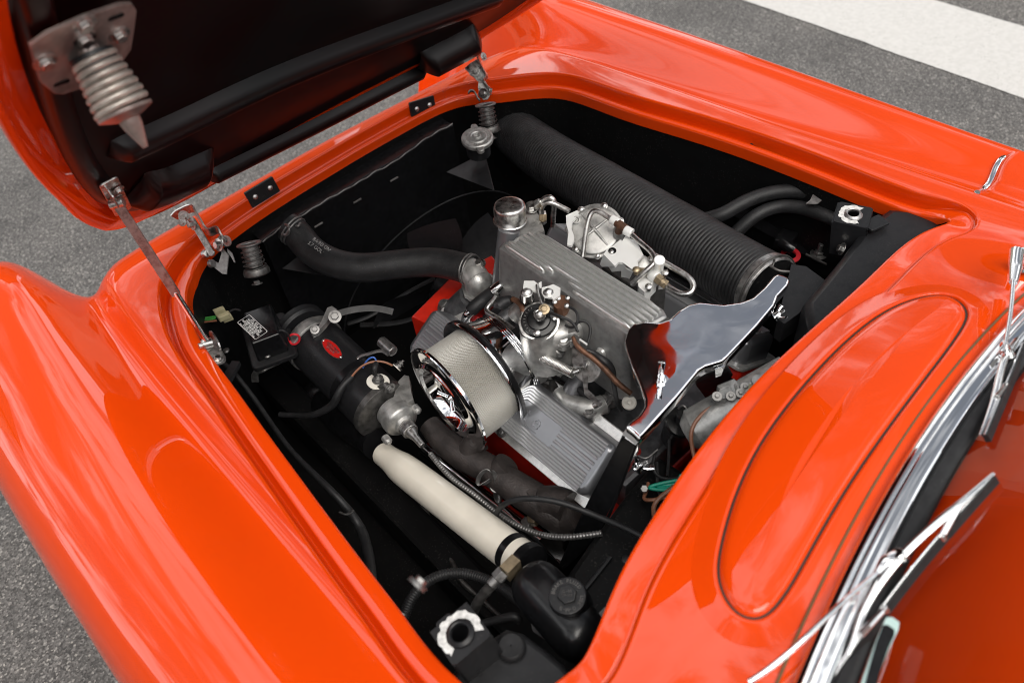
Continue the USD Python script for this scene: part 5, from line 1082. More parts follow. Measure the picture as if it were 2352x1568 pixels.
def gpt(u, v, dr=0.0):
    """point where the line of sight meets the generator's barrel"""
    d = ray(u, v); o = CAM - ga; dd = d - gx_ * np.dot(d, gx_); oo = o - gx_ * np.dot(o, gx_); A_, B_, C_ = np.dot(dd, dd), 2 * np.dot(dd, oo), np.dot(oo, oo) - (gr + dr) ** 2
    s_ = B_ * B_ - 4 * A_ * C_; t_ = (-B_ - math.sqrt(max(s_, 0))) / (2 * A_); p = CAM + d * t_; n_ = p - ga; n_ = unit(n_ - gx_ * np.dot(n_, gx_)); return p, n_
qg = crop(700, 700, 3.485)
# badge: an oval wrapped on the barrel
bc = (700 + 385 / 3.485, 700 + 525 / 3.485)
def wrap_oval(scale, dr, m, name, par, nn=36):
    a = unit(np.array([85, 82.0])); b = np.array([a[1], -a[0]]); pts = []; rows = []
    for k in (1.0, .66, .33):
        rows.append([gpt(bc[0] + (a[0] * math.cos(t) * 33 + b[0] * math.sin(t) * 15) * scale * k, bc[1] + (a[1] * math.cos(t) * 33 + b[1] * math.sin(t) * 15) * scale * k, dr)[0] for t in np.linspace(0, 6.283, nn, endpoint=False)])
    g = grid(np.array(rows), False, True); return obj(name, cat(g, fan(np.array(rows[-1]))), m, par, smooth=60)
bd = wrap_oval(1.0, .0016, 'badge_silver', 'badge', gen); wrap_oval(.90, .0022, 'badge_red', 'enamel', bd)
p_, n_ = gpt(bc[0], bc[1], .0026); q_, _ = gpt(bc[0] + 20, bc[1] + 18, .0026); Mb = frame(p_, n_, q_ - p_)
obj('lettering', cat(text('Delco Remy', .0055, Mb @ trimesh.transformations.translation_matrix([0, .0015, 0]), .0004, True), text('12 VOLTS', .0042, Mb @ trimesh.transformations.translation_matrix([0, -.0065, 0]), .0004, True), xf(trimesh.creation.box((.034, .0012, .0005)), Mb @ trimesh.transformations.translation_matrix([0, -.001, 0]))), 'badge_silver', bd, smooth=False, kind='stuff')
for s_ in (-1, 1):
    p_, n_ = gpt(bc[0] + s_ * 29 * .72, bc[1] + s_ * 29 * .69, .0024); obj('rivet', screw(p_, n_, .0024), 'badge_silver', bd)
# terminals
def term(u, v, washer, rw, m):
    p_, n_ = gpt(u, v, 0); o = []
    if washer: obj('washer', lathe([(0, .002), (rw, .002), (rw + .0004, 0)], frame(p_, n_), 36), 'white_plastic', gen)
    obj('terminal', cat(lathe([(0, .004), (.0105, .004), (.011, .002), (.011, 0)], frame(p_ + n_ * .001, n_), 24), cyl(p_, p_ + n_ * .022, .003, 10), hexnut(p_ + n_ * .004, n_, .0075, .006), hexnut(p_ + n_ * .012, n_, .006, .004)), m, gen)
    return p_ + n_ * .014
t1_ = term(923, 932, True, .0235, 'dull_steel'); t2_ = term(968, 898, True, .011, 'dull_steel')
for u, v in ((947, 944), (768, 806)):
    p_, n_ = gpt(u, v, .002); obj('clamp_bolt', cat(cyl(p_ - gx_ * .009, p_ + gx_ * .006, .007, 14), hexnut(p_ + gx_ * .006, gx_, .008, .006)), 'dull_steel', gen)
cy = qg([(800, 460, .675), (905, 550, .672)], 0)
cond = obj('capacitor', cat(lathe([(0, 0), (.010, 0), (.0118, .002), (.0118, .040), (.0105, .0425), (.0095, .0415), (0, .041)], frame(cy[0], cy[1] - cy[0]), 28)), 'steel', gen)
obj('end', lathe([(0, .0425), (.0088, .0425)], frame(cy[0], cy[1] - cy[0]), 24), 'copper_rust', cond) if False else obj('strap', tube(qg([(870, 580, .665), (800, 545, .665), (700, 570, .66), (610, 600, .65), (580, 660, .645), (640, 715, .64)], 0), .0045, 10, 40, flat=.6), 'steel', gen)
obj('wire', tube(qg([(650, 690, .655), (690, 620, .675), (740, 600, .68), (765, 640, .67)], 0), .0018, 8, 24), 'wire_blue', gen)
obj('wire', tube(qg([(540, 780, .66), (620, 690, .675), (720, 640, .68), (830, 640, .675), (900, 670, .67)], 0), .0022, 8, 30), 'wire_brown', gen)
obj('harness', tube(qg([(560, 760, .66), (480, 840, .655), (430, 930, .64), (390, 1000, .62), (250, 1080, .59), (100, 1095, .56), (-60, 1085, .55)], 0), [.006, .0075, .0085, .008, .0065, .006, .006], 12, 60), 'rubber', gen)
obj('tape', tube(qg([(745, 740, .672), (750, 690, .685), (760, 650, .685)], 0), .0055, 10, 14), 'rubber', gen)
# adjusting strap
qs = crop(400, 450, 3.485)
st_ = obj('adjusting_strap', cat(ribbon(qs([(1430, 1115, .69), (1500, 1095, .69), (1600, 1070, .69), (1790, 1055, .685), (1950, 1085, .675)], 0), .014, .004, V(.3, .6, .5)), ), 'black_satin', gen)
lug = qs([(1390, 1050), (1430, 1035), (1475, 1065), (1420, 1120), (1370, 1190), (1310, 1250), (1260, 1275), (1250, 1235), (1320, 1200), (1350, 1140)], .675)
obj('lug', poly_sheet(lug, .012), 'cast_alu', gen, smooth=20)
o = qs([(1455, 1125)], .69)[0]; obj('bolt', hexnut(o, unit(V(-.2, -.5, .8)), .0085, .008), 'dull_steel', gen)
o = qs([(1285, 1235)], .685)[0]; obj('bolt', hexnut(o, unit(V(-.2, -.5, .8)), .006, .006), 'dull_steel', gen)
# tachometer drive housing
do, dax = P(976, 1022, .60), unit(P(1025, 1080, .60) - P(976, 1022, .60)); M = frame(do, dax)
td = obj('tachometer_drive', cat(lathe([(0, -.034), (.030, -.034), (.036, -.030), (.036, -.012), (.038, -.010), (.038, .006), (.034, .012), (.022, .018), (.020, .024), (0, .024)], M, 40), poly_sheet(qg([(950, 800), (1000, 750), (1040, 760), (1060, 900), (1080, 960), (1000, 1000), (920, 1040), (905, 950)], .628), .022)), 'cast_alu', car, smooth=35, label='cast grey tachometer drive on the end of the generator')
for (x, y) in ((880, 1080), (860, 1310), (1110, 1050)):
    o = qg([(x, y)], .615)[0]; obj('lug', cat(cyl(o - dax * .012, o + dax * .004, .0085, 16), screw(o + dax * .004, dax, .0065)), 'cast_alu', td)
k0 = do + dax * .024
kn = np.arange(72) * 2 * np.pi / 72; kr = .0165 + .0007 * (np.arange(72) % 2)
obj('knurled_nut', cat(xf(slab(np.c_[kr * np.cos(kn), kr * np.sin(kn)], .020, None, b=.002), frame(k0, dax))), 'steel', td, smooth=20)
obj('ferrule', lathe([(0.006, .016), (.0125, .019), (.0125, .023), (.0095, .032), (.0075, .040), (.0068, .062), (.0056, .064)], frame(k0, dax), 28), 'steel', td)

# --- steering column
ca_, cb_ = P(934, 1106, .545), P(1282, 1372, .66)
d_ = unit(cb_ - ca_); Lc = np.linalg.norm(cb_ - ca_)
colm = obj('steering_column', lathe([(0, 0), (.0235, .0), (.025, .004), (.0255, .028), (.028, .048), (.0315, .070), (.0325, .090), (.0330, .12), (.0335, Lc + .01), (.02, Lc + .014)], frame(ca_, d_), 56), 'cream_paint', car, smooth=40, label='cream painted steering column running back under the scuttle')
obj('end_flange', lathe([(.030, Lc - .004), (.0365, Lc - .003), (.0375, Lc), (.0375, Lc + .014), (.030, Lc + .018), (0, Lc + .018)], frame(ca_, d_), 44), 'black_gloss', colm)
t = .93; o = ca_ + d_ * Lc * t
obj('band', lathe([(.0330, -.008), (.0345, -.007), (.0345, .007), (.0330, .008)], frame(o, d_), 48), 'black_gloss', colm)

# --- brake master cylinder
ma, mb = P(1300, 1418, .742), P(1425, 1560, .742); mx = unit(mb - ma); ML_ = np.linalg.norm(mb - ma)
M = frame(ma, mx)
_o = rrect(.084, .082, .039, 10); _rows = []
for zz_, k_ in ((-.020, 0), (-.020, .32), (-.0175, .55), (-.011, .76), (.0, .91), (.014, .98), (.03, 1), (ML_ * .5, 1.0), (ML_ - .018, 1.0), (ML_ - .004, .96), (ML_ + .008, .86), (ML_ + .016, .68), (ML_ + .021, .42), (ML_ + .022, 0)): _rows.append(np.c_[_o * k_, np.full(len(_o), zz_)])
_m = grid(np.stack(_rows), False, True); _m.invert()
mc = obj('master_cylinder', xf(_m, M), 'black_gloss', car, smooth=60, label='black cast brake master cylinder with an embossed filler cap')
tr = unit(np.cross(mx, V(0, 0, 1)))
co_ = P(1385, 1452, .800); cn_ = unit(V(-.12, -.05, 1)); M = frame(co_, cn_, RT)
mcap = obj('filler_cap', lathe([(.027, -.014), (.0275, -.004), (.0268, -.001), (.025, 0), (.016, 0), (0, 0)], M, 56), 'black_satin', mc, smooth=30)
hx_ = np.arange(6) * math.pi / 3 + .25
obj('hexagon', slab(np.c_[np.cos(hx_), np.sin(hx_)] * .0145, .0075, M, b=.001), 'black_satin', mcap)
ca = math.radians(90)
obj('lettering', cat(arctext('BRAKE FLUID', .0208, .0052, M @ trimesh.transformations.translation_matrix([0, 0, -.0002]), ca + 1.35, .235, .001), arctext('USE G-M-S', .0208, .0050, M @ trimesh.transformations.translation_matrix([0, 0, -.0002]), ca - 1.75, .235, .001), text('G-M', .0042, M @ trimesh.transformations.translation_matrix([0, .001, .0075]), .0007), text('SERVICE', .0026, M @ trimesh.transformations.translation_matrix([0, -.004, .0075]), .0007)), 'dark_steel', mcap, smooth=False, kind='stuff')
obj('neck', lathe([(.034, -.05), (.030, -.02), (.027, -.013)], M, 40), 'black_gloss', mc)
lb = [P(1340, 1490, .70), P(1305, 1500, .69)]
obj('flange', cat(poly_sheet(np.array([P(1285, 1470, .70), P(1330, 1520, .70), P(1400, 1585, .70), P(1385, 1600, .69), P(1300, 1540, .69)]), .03)), 'black_gloss', mc, smooth=30)
for p, z in (((1322, 1500), .71), ((1310, 1488), .70)): obj('stud', cyl(P(p[0], p[1], z), P(p[0] - 26, p[1] - 20, z - .005), .004, 12), 'brass', mc)
obj('bolt', hexnut(P(1382, 1578, .70), (-.5, -.3, .8), .009, .014), 'copper_rust', mc)
obj('bracket', poly_sheet(np.array([P(1462, 1495, .72), P(1476, 1480, .72), P(1484, 1492, .72), P(1470, 1512, .72)]), .012), 'dark_steel', mc)
qb = crop(900, 1250, 3.36)
bb = qb([(1075, 440), (1175, 340), (1245, 395), (1145, 500)], .775)
un = obj('brake_union', poly_sheet(bb, .028), 'brass', car, smooth=False, label='square brass brake union at the front of the master cylinder')
bo, bd_ = qb([(1110, 480)], .762)[0], unit(qb([(1050, 545)], .755)[0] - qb([(1110, 480)], .762)[0])
obj('pipe_nut', cat(cyl(bo, bo + bd_ * .016, .0115, 6), cyl(bo + bd_ * .014, bo + bd_ * .030, .0085, 16)), 'dull_steel', un)
obj('brake_hose', tube(qb([(1062, 540, .755), (970, 640, .735), (900, 730, .71), (860, 820, .68), (850, 900, .64)], 0), .0082, 14, 40), 'dark_steel', un)
obj('brake_pipe', tube(qb([(925, 915, .66), (1060, 880, .67), (1170, 855, .68), (1215, 860, .68), (1230, 890, .67)], 0), .0068, 12, 30), 'rubber', un)
# small tee with pipes lower down
tee = obj('brake_tee', poly_sheet(qb([(550, 255), (620, 222), (660, 285), (590, 325)], .42), .03), 'manifold_iron', car, smooth=False, label='small dark pipe tee low beside the inner wing')
obj('pipe', tube(qb([(440, -60, .42), (520, 100, .42), (578, 205, .42)], 0), .0055, 12, 20), 'dark_steel', tee)
obj('pipe', tube(qb([(640, 330, .42), (700, 440, .43), (760, 560, .44), (900, 690, .44), (1080, 860, .45)], 0), .0055, 12, 40), 'dark_steel', tee)
for a_, b_ in (((560, 190), (590, 235)), ((622, 300), (650, 345)), ((500, 325), (550, 300))): obj('nut', cyl(qb([a_], .42)[0], qb([b_], .42)[0], .010, 6), 'brass', tee)
# ribbed harness sleeve looping by the left latch
hp2 = spline(qb([(280, 1080, .66), (270, 960, .655), (300, 820, .65), (370, 680, .645), (480, 570, .64), (620, 510, .635), (760, 500, .63), (900, 530, .63), (1040, 590, .64), (1180, 680, .66), (1330, 800, .69)], 0), 900)
ll = np.r_[0, np.cumsum(np.linalg.norm(np.diff(hp2, axis=0), axis=1))]; NN = int(ll[-1] / .0048); c = np.stack([np.interp(np.linspace(0, ll[-1], NN * 6), ll, hp2[:, k]) for k in range(3)], -1)
obj('wiring_sleeve', tube(c, .0085 + .0011 * np.abs(np.sin(math.pi * np.arange(NN * 6) / 6.0)), 14, smooth=False), 'rubber', car, smooth=True, label='ribbed black wiring sleeve looping below the brake master cylinder')
for p in ((385, 605), (243, 872)):
    o = PX(900 + p[0] / 3.36, 1250 + p[1] / 3.36, -.625); obj('bolt', cat(lathe([(0, .004), (.011, .004), (.012, 0)], frame(o, (1, .1, .2)), 20), hexnut(o + V(.004, 0, 0), (1, .1, .2), .007, .006)), 'dull_steel', bay)

# --- voltage regulator
RZ = .70
A_, B_, D_ = P(614, 838, RZ), P(682, 814, RZ), P(556, 776, RZ)
exr, eyr = B_ - A_, D_ - A_; ez_ = V(0, 0, -1.0)
n_ = V(0, 0, 1.0); exu = unit(exr); eyu = unit(eyr - exu * np.dot(eyr, exu)); W_, H_ = np.linalg.norm(exr), np.dot(eyr, eyu)
M = np.eye(4); M[:3, 0], M[:3, 1], M[:3, 2], M[:3, 3] = exu, eyu, np.cross(exu, eyu), A_ + exr / 2 + eyu * H_ / 2
if M[2, 2] < 0: M[:3, 1] *= -1; M[:3, 2] = np.cross(M[:3, 0], M[:3, 1])
hh = .055
reg = obj('voltage_regulator', slab(rrect(W_ + .01, H_ + .01, .008, 4), hh, M @ trimesh.transformations.translation_matrix([0, 0, -hh]), b=.005, taper=.004), 'black_gloss', car, smooth=45, label='black box voltage regulator with a white printed label')
obj('base', slab(rrect(W_ + .04, H_ + .045, .012, 4), .010, M @ trimesh.transformations.translation_matrix([0, 0, -hh - .008]), b=.003), 'black_satin', reg)
lab = np.array([P(*p, RZ + .0012) for p in ((576, 783), (611, 771), (657, 813), (621, 825))])
lx = unit(lab[3] - lab[0]); ly = unit(lab[1] - lab[0]); lw, lh = np.linalg.norm(lab[3] - lab[0]), np.linalg.norm(lab[1] - lab[0])
# the text reads upside down from the camera: its top faces the front of the car
Ml = frame(lab.mean(0), (0, 0, 1), -lx)
fr1, fr2 = rrect(lw, lh, .004, 4), rrect(lw - .002, lh - .002, .0035, 4)
rows = ['VOLTAGE REGULATOR', 'USE BZ CDR 101', 'FOR USE ON NEG. GROUND', 'UNDER ADJUSTMENT', 'PAT.  MADE IN U.S.A.', '842   128   312']
tm = [text(t, .0040, Ml @ trimesh.transformations.translation_matrix([0, lh * (.5 - (i + .85) / 6.4), 0]), .0002, True) for i, t in enumerate(rows)]
tm = [xf(m, Ml @ np.diag([min(1, (lw * .88) / max(1e-6, np.ptp((np.linalg.inv(Ml) @ np.c_[m.vertices, np.ones(len(m.vertices))].T)[0]))), 1, 1, 1]) @ np.linalg.inv(Ml)) for m in tm]
obj('label_print', cat(xf(grid(np.stack([np.c_[fr1, fr1[:, 0] * 0], np.c_[fr2, fr2[:, 0] * 0]]), False, True), Ml), *tm), 'print_white', reg, smooth=False, kind='stuff')
qr = crop(350, 620, 4.1275)
for p, z in (((1250, 1025), RZ - hh + .006), ((1390, 910), RZ - hh + .01), ((1195, 610), RZ - .03), ((835, 975), RZ - .04)): obj('screw', screw(qr([p], z)[0], (0, 0, 1), .0075), 'dull_steel', reg)
for k in range(4): obj('lead', tube(qr([(1400 - k * 14, 1080 + k * 8, .63), (1280 - k * 12, 1130 + k * 8, .632), (1180 + k * 12, 1150 + k * 8, .632), (1110 + k * 14, 1200, .622), (1105 + k * 16, 1280, .60)], 0), .0032, 8, 30), 'dull_steel', reg)
obj('wire', tube(qr([(1465, 850, .66), (1480, 820, .675), (1520, 808, .68), (1560, 820, .675), (1570, 870, .66), (1530, 908, .65), (1490, 900, .648), (1465, 850, .66)], 0), .0025, 8, 40), 'wire_red', reg)
obj('wire', tube(qr([(1330, 800, .69), (1390, 770, .695), (1450, 800, .685), (1475, 860, .66)], 0), .0025, 8, 30), 'rubber', reg)
# --- plastic connectors
def connector(pts, z, label, ws):
    o, a_, b_ = qr([pts[0]], z)[0], qr([pts[1]], z)[0], qr([pts[2]], z)[0]
    e = a_ - o; f_ = b_ - o
    cn_ = obj('connector', cat(*[box(o + f_ * (k / 3.0) + V(0, 0, -.008 * (k % 2)), e, f_ * .30, V(0, 0, .013), .0015) for k in range(3)], box(o + e * .3 + f_ * .25 - V(0, 0, .010), e * .9, f_ * .6, V(0, 0, .013), .0015)), 'connector', car, smooth=30, label=label)
    for m, w in ws: obj('wire', tube(qr(w, z), .0022, 8, 30), m, cn_)
connector(((715, 600), (820, 560), (780, 690)), .70, 'pale olive plastic plug on green and brown wires by the regulator', [('wire_green', [(730, 630), (650, 640), (580, 655), (540, 670)]), ('wire_green', [(730, 645), (640, 662), (560, 660)]), ('wire_brown', [(740, 670), (660, 680), (570, 690), (520, 690)]), ('rubber', [(870, 580), (920, 558), (980, 570)])])
connector(((430, 500), (545, 470), (450, 560)), .70, 'pale olive plastic plug behind the rod of the bonnet stay', [('wire_purple', [(540, 500), (580, 530), (590, 590), (570, 640)]), ('wire_blue', [(535, 540), (560, 560), (560, 610)]), ('wire_purple', [(545, 515), (565, 550), (575, 610), (540, 650)])])
# harness down the left inner wing
obj('harness', tube([P(395, 735, .74), P(432, 775, .72), P(452, 815, .72), P(480, 838, .72), P(560, 900, .70), P(640, 1000, .66), P(700, 1085, .65), P(760, 1150, .65), P(830, 1220, .64), P(875, 1280, .60), P(900, 1360, .62), P(910, 1460, .68)], [.006, .007, .007, .006, .005, .005, .005, .006, .007, .010, .010, .008], 12, 140), 'rubber', bay)
cl_ = [P(860, 1245, .64), P(845, 1255, .655), P(830, 1250, .655)]
obj('clip', tube(cl_, .004, 8, 14, flat=.4), 'dull_steel', bay)
obj('bracket', poly_sheet(np.array([P(585, 882, .73), P(560, 930, .73), P(545, 915, .73), P(566, 880, .73)]), .01), 'black_satin', bay)

# --- heater hoses on the right
h1 = [(1660, 560, .68), (1715, 538, .72), (1765, 522, .74), (1815, 495, .755), (1880, 472, .77), (1960, 468, .78), (2030, 490, .785), (2080, 515, .78)]
h2 = [(1740, 620, .66), (1790, 575, .70), (1840, 530, .735), (1900, 505, .75), (1960, 508, .76), (2010, 525, .765), (2060, 545, .765)]
hs1 = obj('heater_hose', tube([P(*p) for p in h1], .0155, 18, 70), 'hose_rubber', car, label='upper of two black heater hoses, with a metal clip')
hs2 = obj('heater_hose', tube([P(*p) for p in h2], .0145, 18, 70), 'hose_rubber', car, label='lower of two black heater hoses, below the clip')
obj('clip', poly_sheet(np.array([P(1985, 475, .80), P(2006, 488, .80), P(1996, 497, .795), P(1988, 500, .79), P(1967, 497, .79), P(1978, 488, .795)]), .002), 'dull_steel', hs1, smooth=30)
qx = crop(1700, 200, 2.614)
sn_ = obj('blower_switch', cat(box(qx([(590, 1090)], .66)[0], V(.045, .01, 0), V(-.01, .035, 0), V(0, 0, .025), .003), tube(qx([(545, 1020, .685), (580, 1045, .685), (620, 1070, .68)], 0), .012, 12, 12)), 'black_gloss', car, smooth=35, label='black electrical plug above a red ring under the latch')
obj('ring', lathe([(.012, 0), (.022, .001), (.022, .004), (.012, .005)], frame(qx([(600, 1110)], .645)[0], (-.1, -.1, 1)), 28), 'wire_red', sn_)
o = qx([(780, 1100)], .655)[0]; obj('stud', cat(cyl(o, o + V(.0, .0, .030), .0055, 12), hexnut(o, V(0, 0, 1), .011, .008)), 'dull_steel', bay)
for p, z in (((655, 1375), .80), ((600, 1300), .80), ((575, 1530), .77)): 
    o = qx([p], z)[0]; obj('bolt', cat(cyl(o - V(.025, .0, 0), o, .0042, 10), cyl(o, o + V(.010, -.004, 0), .0085, 6)), 'zinc', bay)
obj('bar', tube(qx([(700, 1100, .66), (760, 1130, .66), (830, 1165, .66)], 0), .003, 8, 12), 'dark_steel', bay)

# --- wiper motor
qw = crop(1500, 850, 3.136)
wa, wb = qw([(600, 640)], .735)[0], qw([(960, 440)], .775)[0]; wx = unit(wb - wa)
wm = obj('wiper_motor', lathe([(0, -.012), (.024, -.012), (.030, -.006), (.034, .0), (.040, .006), (.040, .100), (.0405, .100), (.0425, .102), (.0425, .106), (.040, .108), (.040, .19), (0, .19)], frame(wa, wx), 44), 'aged_alu', car, smooth=40, label='silver wiper motor tucked under the scuttle edge')
obj('mount', cat(poly_sheet(qw([(800, 320), (870, 285), (890, 300), (920, 355), (850, 390), (820, 380)], .815), .02), box(qw([(860, 420)], .80)[0], V(.032, -.012, 0), V(.01, .03, 0), V(0, 0, .014), .002)), 'aged_alu', wm, smooth=25)
for p in ((890, 368), (785, 370), (1000, 300), (965, 345)): o = qw([p], .82)[0]; obj('bolt', cat(lathe([(0, .0025), (.0085, .0025), (.009, 0)], frame(o, (-.2, -.3, 1)), 20), hexnut(o + V(0, 0, .002), (-.2, -.3, 1), .0042, .003, washer=False)), 'dull_steel', wm)
obj('linkage', cat(poly_sheet(qw([(1010, 385), (1030, 270), (1050, 275), (1190, 290), (1180, 310), (1050, 400)], .83), .012)), 'connector', wm, smooth=25)
obj('arm', cat(poly_sheet(qw([(1050, 250), (1090, 228), (1140, 235), (1180, 250), (1260, 195), (1280, 215), (1200, 285), (1110, 290), (1060, 270)], .85), .005), lathe([(0, .004), (.012, .004), (.013, 0)], frame(qw([(1105, 255)], .852)[0], (0, 0, 1)), 22)), 'aged_alu', wm, smooth=25)
# wires by the wiper motor
for m, w, r in (('wire_brown', [(850, 390, .80), (740, 450, .79), (640, 540, .78), (590, 640, .77), (600, 780, .75), (630, 900, .74), (660, 1000, .73)], .0035), ('wire_brown', [(710, 850, .72), (560, 980, .71), (400, 1100, .70), (310, 1190, .69), (310, 1290, .69), (380, 1390, .70)], .0042), ('wire_brown', [(260, 1030, .68), (240, 1100, .68), (230, 1150, .68), (280, 1160, .685), (400, 1140, .69), (480, 1145, .70), (540, 1180, .71)], .0032), ('wire_brown', [(490, 1070, .69), (400, 1150, .69), (375, 1210, .69), (400, 1280, .69), (440, 1300, .70)], .0028),
                ('wire_teal', [(660, 1000, .71), (560, 1000, .705), (430, 1020, .70), (300, 1050, .70), (270, 1065, .70), (320, 1078, .70), (450, 1080, .70)], .0032), ('wire_teal', [(650, 1015, .705), (540, 1025, .70), (420, 1045, .695), (330, 1055, .695), (420, 1060, .695), (480, 1040, .70)], .0032), ('wire_teal', [(505, 1010, .71), (505, 980, .72), (512, 970, .72)], .003),
                ('rubber', [(320, 780, .70), (300, 850, .70), (300, 920, .69), (340, 980, .685), (430, 1000, .685), (500, 990, .69)], .003), ('rubber', [(420, 700, .69), (415, 850, .68), (405, 980, .675)], .003), ('rubber', [(325, 870, .69), (330, 1000, .68), (340, 1100, .67), (460, 1250, .67)], .003), ('dull_steel', [(180, 820, .72), (240, 840, .72), (300, 800, .72), (330, 775, .72)], .0018), ('dull_steel', [(490, 460, .76), (530, 440, .77), (555, 470, .765), (545, 495, .76)], .0018)):
    obj('loose_wire', tube(qw(w, .7), r, 8, 50), m, car)
obj('ignition_coil', cat(cyl(qw([(470, 700)], .60)[0], qw([(520, 560)], .72)[0], .030, 28), cyl(qw([(520, 560)], .72)[0], qw([(530, 500)], .755)[0], .012, 18)), 'black_gloss', car, label='black ignition coil behind the chrome shield')
o = qw([(225, 1080)], .69)[0]; obj('nut', hexnut(o, (-.2, -.3, 1), .007, .008, washer=False), 'dull_steel', bay)
# ---------------------------------------------------------------- windscreen, wipers and dash
base_px = [(2620, 640), (2500, 772), (2400, 878), (2300, 985), (2225, 1072), (2150, 1190), (2073, 1325), (2010, 1470), (1950, 1640), (1900, 1800)]
wb_ = np.array([on_body(p[0], p[1], .004) for p in base_px])
cc_ = np.polyfit(wb_[:, 0], wb_[:, 1], 2); xs = np.linspace(-.62, .66, 90)
ys = np.polyval(cc_, xs); zs = ztop(xs, ys)
bl_ = np.stack([xs, ys, zs], -1)
tg = np.gradient(bl_, axis=0); tg /= np.linalg.norm(tg, axis=1, keepdims=True); nb = np.cross(tg, V(0, 0, 1)); nb /= np.linalg.norm(nb, axis=1, keepdims=True)
if nb[45][1] > 0: nb = -nb                                  # points back, into the car
up_ = V(0, 0, 1.0)
gu = unit(V(0, -.72, .70))
xs_ = xs
def strip(prof): return grid(np.stack([bl_ + nb * a + up_ * h for a, h in prof]))
ws = obj('windscreen_frame', strip([(.000, .000), (.001, .010), (.005, .015), (.011, .0175), (.014, .0165), (.016, .0185), (.022, .0195), (.026, .018), (.028, .0195), (.032, .0195), (.036, .017), (.038, .010)]), 'chrome', car, smooth=60, label='bright chrome windscreen frame along the scuttle')
obj('gasket', strip([(-.016, .0005), (-.0155, .0022), (-.0145, .0027), (-.0130, .0022), (-.0125, .0)]), 'gasket_olive', ws, smooth=60)
obj('rubber', strip([(.037, .012), (.040, .020), (.048, .021), (.056, .019), (.060, .012)]), 'rubber', ws, smooth=60)
g0 = bl_ + nb * .050 + up_ * .012
def glass_at(t): return g0 + nb * (t * .74) + up_ * (t * .67)
obj('glass', grid(np.stack([glass_at(t) for t in np.linspace(0, .42, 8)])), 'glass', ws, smooth=60)
dd = cat(grid(np.stack([bl_ + nb * a + up_ * h for a, h in ((.078, -.012), (.088, -.004), (.105, -.002), (.22, -.002), (.40, -.004), (.62, -.012), (.66, -.035), (.67, -.08))])))
ds_ = obj('dashboard', dd, 'orange_dash', car, smooth=50, label='red-orange dashboard top seen through the windscreen')
obj('defroster_slot', strip([(.045, -.03), (.07, -.032), (.080, -.014)]), 'black_satin', ds_, smooth=60)
# glass plane for placing the wipers
def on_glass(u, v, lift=.012):
    d = ray(u, v); best = None
    T = np.linspace(0, .42, 60); G = np.stack([glass_at(t) for t in T]); w = G - CAM; s_ = w @ d / np.dot(d, d); e = np.linalg.norm(w - s_[..., None] * d, axis=-1); k = np.unravel_index(np.argmin(e), e.shape)
    gn = unit(np.cross(tg[k[1]], nb[k[1]] * .74 + up_ * .67)); gn = gn if np.dot(gn, CAM - G[k]) > 0 else -gn
    dist = np.dot(G[k] + gn * lift - CAM, gn) / np.dot(d, gn)
    return CAM + d * dist, gn
def wiper(arm, conn, spine, blade, label, claws):
    A_ = [P(p[0], p[1], l) if l > .5 else on_glass(*p, lift=l)[0] for p, l in arm]
    w = obj('wiper', tube(A_, [.0035, .0032, .003], 10, 30), 'chrome', car, smooth=50, label=label)
    S = [on_glass(*p, lift=l)[0] for p, l in spine]; gn = on_glass(*spine[1][0])[1]
    obj('carrier', tube(S, [.0022, .0048, .005, .0048, .0022], 10, 40, flat=.6), 'chrome_soft', w, smooth=60)
    B = [on_glass(*p, lift=.006)[0] for p in blade]
    sd = unit(np.cross(B[-1] - B[0], gn))
    obj('blade', ribbon(B, .011, .007, gn), 'rubber', w, smooth=40)
    obj('blade_strip', tube([b + gn * .0065 for b in B], .0014, 6, 30), 'chrome_soft', w)
    for a_, b_ in claws:
        pa, pb = on_glass(*a_, lift=.017)[0], on_glass(*b_, lift=.011)[0]; obj('claw', cat(tube([pa, pb], [.0045, .0035], 8, 6), cyl(pb - gn * .005, pb + gn * .003, .0045, 10)), 'chrome_soft', w)
    c = on_glass(*conn, lift=.020)[0]; obj('coupling', cat(lathe([(0, .006), (.008, .006), (.010, .003), (.010, -.006)], frame(c, gn), 20), tube([A_[-1], (A_[-1] + c) / 2 + gn * .004, c], [.004, .008, .008], 10, 12, flat=.6)), 'chrome_soft', w, smooth=50)
    return w
cq = crop(1900, 1000, 2.35)
g_ = lambda *l: [(1900 + x / 2.35, 1000 + y / 2.35) for x, y in l]
arm = g_((-170, 1560), (0, 1440), (350, 1120), (570, 935)); spn = g_((1235, 365), (1040, 540), (690, 860), (480, 1180), (430, 1330), (300, 1560)); bld = g_((1245, 395), (940, 740), (620, 1140), (330, 1560), (280, 1640))
wiper(list(zip(arm, (.985, .995, 1.0, .024))), g_((690, 840))[0], list(zip(spn, (.010, .018, .022, .018, .014, .010))), bld, 'near chrome windscreen wiper with a black rubber blade', [(g_((1030, 560))[0], g_((940, 725))[0]), (g_((470, 1290))[0], g_((610, 1140))[0])])
g_ = lambda *l: [(1900 + x / 2.613, 500 + y / 2.613) for x, y in l]
spn = g_((1600, 700), (1530, 850), (1450, 970), (1380, 1230), (1290, 1470)); bld = g_((1600, 840), (1500, 1080), (1400, 1320), (1330, 1490)); arm = g_((1500, 480), (1480, 700), (1450, 880))
w2 = wiper(list(zip(arm, (1.0, 1.0, 1.0))), g_((1455, 950))[0], list(zip(spn, (.012, .018, .022, .016, .010))), bld, 'far chrome windscreen wiper near the right edge', [(g_((1390, 1230))[0], g_((1450, 1150))[0])])
pv = on_body(2484, 640, .01); tip = on_glass(*g_((1500, 510))[0], lift=.02)[0]
tp0, tp1 = P(2484, 612, .985), P(2474, 690, .998)
